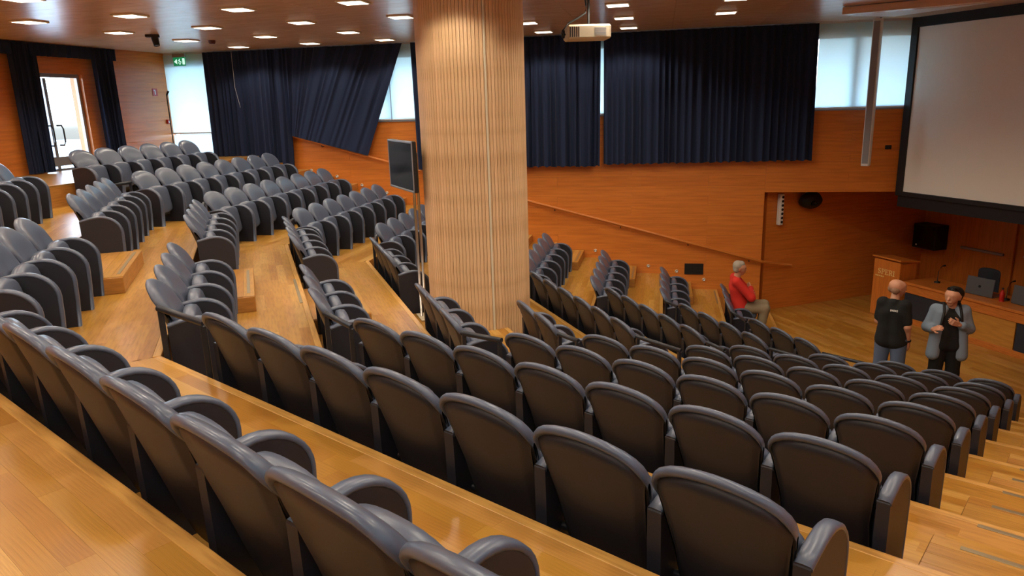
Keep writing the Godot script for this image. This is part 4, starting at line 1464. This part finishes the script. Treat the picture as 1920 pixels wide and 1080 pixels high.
func torso(hip: Vector3, chest: Vector3, sh: Array, w := 1.0) -> Array:
	# pelvis, waist, rib cage and shoulders
	var r: Vector3 = (sh[1] - sh[0]).normalized()
	var up := (chest - hip).normalized()
	var o := []
	for s in [-1.0, 1.0]:
		o.append([hip + r * (s * 0.075 * w), hip.lerp(chest, 0.45) + r * (s * 0.06 * w), 0.105 * w, 0.095 * w])
		o.append([hip.lerp(chest, 0.45) + r * (s * 0.06 * w), chest + r * (s * 0.075 * w), 0.095 * w, 0.105 * w])
	o.append([chest + r * 0.06 * w + up * 0.04, sh[1] - r * 0.02, 0.085, 0.058])
	o.append([chest - r * 0.06 * w + up * 0.04, sh[0] + r * 0.02, 0.085, 0.058])
	return o
func make_person(spec: Dictionary) -> Node3D:
	var o := thing("person", spec.label, "person", spec.at, spec.turn)
	var sh: Array = spec.sh
	var hips: Array = spec.hips
	var hip: Vector3 = (hips[0] + hips[1]) * 0.5
	var chest: Vector3 = spec.chest
	var body: Array = torso(hip, chest, sh, spec.w)
	var arms := []
	var legs := []
	var feet := []
	for i in 2:
		arms.append(limb(sh[i], spec.elbow[i], spec.wrist[i], [0.05, 0.04, 0.027]))
		legs.append(limb(hips[i], spec.knee[i], spec.ankle[i], [0.088, 0.058, 0.04]))
		feet.append([spec.ankle[i] + Vector3(-0.03, -0.05, 0), spec.toe[i], 0.04, 0.033])
	var head: Vector3 = spec.head
	var hb: Basis = spec.head_basis
	var neck := [[chest + Vector3(-0.01, 0.14, 0), head + hb * Vector3(-0.015, -0.06, 0), 0.058, 0.055]]
	var all: Array = body.duplicate()
	for i in 2:
		all += arms[i]
		all += legs[i]
		all.append(feet[i])
	all += neck
	var st := begin(true)
	nets(st, all, 0.015, 0.035)
	var hd := head_bones(head, hb)
	hd.append([neck[0][0].lerp(neck[0][1], 0.4), neck[0][1], 0.057, 0.055])
	nets(st, hd, 0.0055, 0.02)
	for i in 2:
		var h: Array = spec.hand[i]
		nets(st, hand_bones(spec.wrist[i], h[0], h[1], h[2], h[3]), 0.0045, 0.008)
	part("body", done(st), spec.skin, o)
	face_parts(o, head, hb, spec.hair)
	# clothes
	var top: Array = grow(body, 0.014)
	for i in 2:
		var e: Vector3 = spec.elbow[i]
		if spec.sleeve < 1.0:
			var cut: Vector3 = (sh[i] as Vector3).lerp(e, spec.sleeve)
			top.append([sh[i], cut, 0.062, 0.06])
		else:
			top.append([sh[i], e, 0.075, 0.066])
			top.append([e, e.lerp(spec.wrist[i], spec.sleeve - 1.0), 0.066, 0.05])
	var rr: Vector3 = (sh[1] - sh[0]).normalized()
	top.append([chest + Vector3(-0.01, 0.06, 0), chest + Vector3(-0.012, 0.15, 0), 0.08, 0.07])
	for s in [-1.0, 1.0]:
		top.append([hip + rr * (s * 0.075) + (hip - chest).normalized() * spec.get("hem", 0.0), hip.lerp(chest, 0.3) + rr * (s * 0.07), 0.128 * spec.w, 0.112 * spec.w])
	if spec.has("top_mat"):
		blob("shirt", top, 0.0135, 0.035, spec.top_mat, o)
	var tr := []
	for s in [-1.0, 1.0]:
		var r: Vector3 = (hips[1] - hips[0]).normalized()
		tr.append([hip + r * (s * 0.06) + Vector3(0, 0.03, 0), hip + r * (s * 0.075), 0.115 * spec.w, 0.118 * spec.w])
	for i in 2:
		tr.append([hips[i], spec.knee[i], 0.105, 0.082])
		tr.append([spec.knee[i], spec.ankle[i] + Vector3(0, 0.0, 0), 0.082, 0.068])
	blob("trousers", tr, 0.0135, 0.03, spec.trouser_mat, o)
	for i in 2:
		blob("shoe", [[feet[i][0] + Vector3(0, 0.0, 0), feet[i][1], 0.047, 0.04], [feet[i][0] + Vector3(0.01, 0.035, 0), feet[i][0], 0.046, 0.047]], 0.009, 0.02, M.black, o)
	return o
func make_people() -> void:
	var hy := Vector3.UP
	# ---- standing man, black T-shirt, back towards us (local +x ahead, +z to his right)
	var tee := mat(Color(0.075, 0.078, 0.075), 0.9)
	var jeans := mat(Color(0.34, 0.40, 0.50), 0.9)
	var man := make_person({"label": "bald man in black T-shirt and blue jeans standing with his back turned", "at": Vector3(7.86, 0, -7.08), "turn": 0.5, "w": 0.98,
		"hips": [Vector3(0, 0.92, -0.095), Vector3(0, 0.92, 0.095)], "chest": Vector3(-0.01, 1.27, 0), "sh": [Vector3(-0.02, 1.41, -0.148), Vector3(-0.02, 1.41, 0.148)],
		"elbow": [Vector3(0.03, 1.13, -0.19), Vector3(-0.04, 1.12, 0.195)], "wrist": [Vector3(0.22, 1.04, -0.08), Vector3(0.04, 0.89, 0.205)],
		"hand": [[Vector3(0.8, 0.2, 0.55).normalized(), Vector3(-0.3, -0.2, 0.9).normalized(), 1.0, 0.5], [Vector3(0.25, -0.96, 0.0).normalized(), Vector3(0.1, 0.05, -1).normalized(), 1.0, 0.55]],
		"knee": [Vector3(0.01, 0.49, -0.11), Vector3(0.0, 0.49, 0.115)], "ankle": [Vector3(-0.03, 0.095, -0.12), Vector3(-0.03, 0.095, 0.13)], "toe": [Vector3(0.15, 0.034, -0.15), Vector3(0.15, 0.034, 0.16)],
		"head": Vector3(0.04, 1.61, 0.01), "head_basis": Basis(hy, -0.85), "hem": 0.03, "sleeve": 0.78, "top_mat": tee, "trouser_mat": jeans, "skin": M.skin, "hair": Color(0.25, 0.2, 0.16)})
	var hb := Basis(hy, -0.85)
	var hc := Vector3(0.04, 1.61, 0.01)
	blob("hair", [[hc + hb * Vector3(-0.045, -0.01, 0.05), hc + hb * Vector3(-0.045, -0.01, -0.05), 0.052, 0.052], [hc + hb * Vector3(-0.01, 0.0, 0.068), hc + hb * Vector3(-0.05, -0.02, 0.05), 0.022, 0.05], [hc + hb * Vector3(-0.01, 0.0, -0.068), hc + hb * Vector3(-0.05, -0.02, -0.05), 0.022, 0.05]], 0.006, 0.015, mat(Color(0.58, 0.44, 0.34), 0.8), man)
	var st := begin()
	for i in 5:
		box(st, Vector3(-0.152, 1.345 - 0.0, -0.0 + i * 0.019), Vector3(0.012, 0.026 - 0.006 * (i % 2), 0.013), 0.001)
	part("back_print", done(st), M.white, man)
	st = begin(true)
	lathe(st, [Vector2(0.033, -0.012), Vector2(0.036, 0.0), Vector2(0.033, 0.012)], 18)
	var wt := part("wristwatch", done(st), M.black, man, Vector3(0.03, 0.92, 0.204))
	wt.rotation.z = 0.25
	# ---- woman in an open denim shirt
	var denim := mat(Color(0.50, 0.57, 0.64), 0.9)
	var black_top := mat(Color(0.09, 0.09, 0.09), 0.9)
	var trousers := mat(Color(0.055, 0.055, 0.058), 0.9)
	var ws := make_person({"label": "dark haired woman in open denim shirt and black trousers facing the man", "at": Vector3(8.44, 0, -6.72), "turn": -2.2, "w": 0.96,
		"hips": [Vector3(0, 0.88, -0.09), Vector3(0, 0.88, 0.09)], "chest": Vector3(0.0, 1.2, 0), "sh": [Vector3(-0.015, 1.335, -0.16), Vector3(-0.015, 1.335, 0.16)],
		"elbow": [Vector3(0.02, 1.1, -0.23), Vector3(-0.02, 1.09, 0.24)], "wrist": [Vector3(0.17, 1.19, -0.07), Vector3(0.17, 1.11, 0.22)],
		"hand": [[Vector3(0.3, 0.35, 0.85).normalized(), Vector3(-0.9, 0.2, 0.2).normalized(), -1.0, 0.9], [Vector3(0.75, 0.45, -0.35).normalized(), Vector3(0.0, -0.3, -0.95).normalized(), -1.0, 0.6]],
		"knee": [Vector3(0.01, 0.47, -0.105), Vector3(0.01, 0.47, 0.105)], "ankle": [Vector3(-0.03, 0.09, -0.12), Vector3(-0.03, 0.09, 0.12)], "toe": [Vector3(0.13, 0.034, -0.15), Vector3(0.13, 0.034, 0.14)],
		"head": Vector3(0.03, 1.525, 0.0), "head_basis": Basis(hy, -0.75), "sleeve": 0.4, "top_mat": black_top, "trouser_mat": trousers, "skin": M.skin, "hair": Color(0.05, 0.04, 0.04)})
	var wb := Basis(hy, -0.75)
	var wc := Vector3(0.03, 1.525, 0.0)
	var hair := mat(Color(0.045, 0.038, 0.035), 0.45)
	blob("hair", [[wc + wb * Vector3(-0.04, 0.045, 0.02), wc + wb * Vector3(-0.04, 0.045, -0.02), 0.088, 0.088], [wc + wb * Vector3(0.02, 0.085, 0.02), wc + wb * Vector3(0.02, 0.085, -0.02), 0.04, 0.04], [wc + wb * Vector3(-0.03, 0.0, 0.06), wc + wb * Vector3(-0.06, -0.08, 0.03), 0.04, 0.035], [wc + wb * Vector3(-0.03, 0.0, -0.06), wc + wb * Vector3(-0.06, -0.08, -0.03), 0.04, 0.035], [wc + wb * Vector3(-0.09, 0.0, 0), wc + wb * Vector3(-0.12, -0.14, 0.0), 0.05, 0.03]], 0.007, 0.02, hair, ws)
	# open shirt: back, two fronts and sleeves that leave the middle free
	var jk := []
	for s in [-1.0, 1.0]:
		jk.append([Vector3(-0.05, 1.3, s * 0.09), Vector3(-0.05, 0.78, s * 0.1), 0.085, 0.11])
		jk.append([Vector3(0.03, 1.3, s * 0.12), Vector3(0.05, 0.74, s * 0.165), 0.075, 0.085])
		jk.append([Vector3(0.02, 1.36, s * 0.075), Vector3(-0.02, 1.335, s * 0.165), 0.05, 0.07])
	for q in [[Vector3(-0.015, 1.335, -0.165), Vector3(0.02, 1.1, -0.235), Vector3(0.13, 1.165, -0.12)], [Vector3(-0.015, 1.335, 0.165), Vector3(-0.02, 1.09, 0.245), Vector3(0.11, 1.105, 0.225)]]:
		jk.append([q[0], q[1], 0.072, 0.066])
		jk.append([q[1], q[2], 0.066, 0.054])
	blob("open_shirt", jk, 0.0135, 0.03, denim, ws)
	for s in [-1.0, 1.0]:
		st = begin(true)
		tube(st, [Vector3(-0.1, 1.40, s * 0.085), Vector3(0.02, 1.435, s * 0.09), Vector3(0.105, 1.33, s * 0.10), Vector3(0.125, 1.18, s * 0.12), Vector3(0.09, 1.05, s * 0.19)], 0.017, 8)
		part("backpack_strap", done(st), M.black, ws)
	blob("backpack", [[Vector3(-0.2, 1.28, 0.05), Vector3(-0.21, 0.98, 0.06), 0.09, 0.1], [Vector3(-0.2, 1.28, -0.05), Vector3(-0.21, 0.98, -0.06), 0.09, 0.1]], 0.014, 0.03, M.black, ws)
	st = begin(true)
	for s in [-1.0, 1.0]:
		tube(st, [wc + wb * Vector3(0.05, 0.105, s * 0.012), wc + wb * Vector3(0.05, 0.11, s * 0.05)], 0.017, 8)
		tube(st, [wc + wb * Vector3(0.05, 0.11, s * 0.055), wc + wb * Vector3(-0.03, 0.07, s * 0.09)], 0.004, 6)
	part("sunglasses", done(st), M.black_gloss, ws)
	# ---- seated man, arms crossed, in the front row of the window block
	var red := mat(Color(0.80, 0.17, 0.12), 0.9)
	var khaki := mat(Color(0.55, 0.49, 0.39), 0.9)
	var y := tier_y(7)
	var sm := make_person({"label": "grey haired man in red pullover sitting with crossed arms in the front row", "at": fx(far_off(7), -12.48, y), "turn": -FA, "w": 1.05,
		"hips": [Vector3(0.27, 0.5, -0.095), Vector3(0.27, 0.5, 0.095)], "chest": Vector3(0.20, 0.84, 0), "sh": [Vector3(0.18, 0.97, -0.18), Vector3(0.18, 0.97, 0.18)],
		"elbow": [Vector3(0.40, 0.73, -0.23), Vector3(0.42, 0.72, 0.23)], "wrist": [Vector3(0.47, 0.74, 0.04), Vector3(0.43, 0.83, -0.02)],
		"hand": [[Vector3(0.1, 0.12, 0.98).normalized(), Vector3(-1, 0, 0.1).normalized(), -1.0, 0.5], [Vector3(-0.05, 0.1, -0.99).normalized(), Vector3(-1, 0, -0.1).normalized(), 1.0, 0.5]],
		"knee": [Vector3(0.68, 0.51, -0.13), Vector3(0.66, 0.51, 0.13)], "ankle": [Vector3(0.64, 0.095, -0.13), Vector3(0.60, 0.095, 0.13)], "toe": [Vector3(0.83, 0.036, -0.15), Vector3(0.79, 0.036, 0.15)],
		"head": Vector3(0.24, 1.17, 0.0), "head_basis": Basis(hy, 0.0) * Basis(Vector3.BACK, -0.06), "sleeve": 1.9, "top_mat": red, "trouser_mat": khaki, "skin": M.skin, "hair": Color(0.5, 0.48, 0.45)})
	var sc := Vector3(0.24, 1.17, 0.0)
	blob("hair", [[sc + Vector3(-0.035, 0.045, 0.025), sc + Vector3(-0.035, 0.045, -0.025), 0.083, 0.083], [sc + Vector3(0.03, 0.075, 0.03), sc + Vector3(0.03, 0.075, -0.03), 0.045, 0.045], [sc + Vector3(-0.06, -0.02, 0.045), sc + Vector3(-0.06, -0.02, -0.045), 0.05, 0.05]], 0.006, 0.02, mat(Color(0.62, 0.58, 0.52), 0.8), sm)
	st = begin(true)
	for s in [-1.0, 1.0]:
		tube(st, [sc + Vector3(0.097, 0.012, s * 0.014), sc + Vector3(0.097, 0.012, s * 0.05), sc + Vector3(0.0, 0.016, s * 0.086)], 0.0035, 6)
	part("glasses", done(st), M.black, sm)

func _ready() -> void:
	rng.seed = 7
	make_materials()
	make_camera()
	make_light()
	make_shell()
	make_floors()
	make_ceiling_lights()
	make_column()
	make_curtains()
	make_screen()
	make_seats()
	make_stage()
	make_fittings()
	make_people()
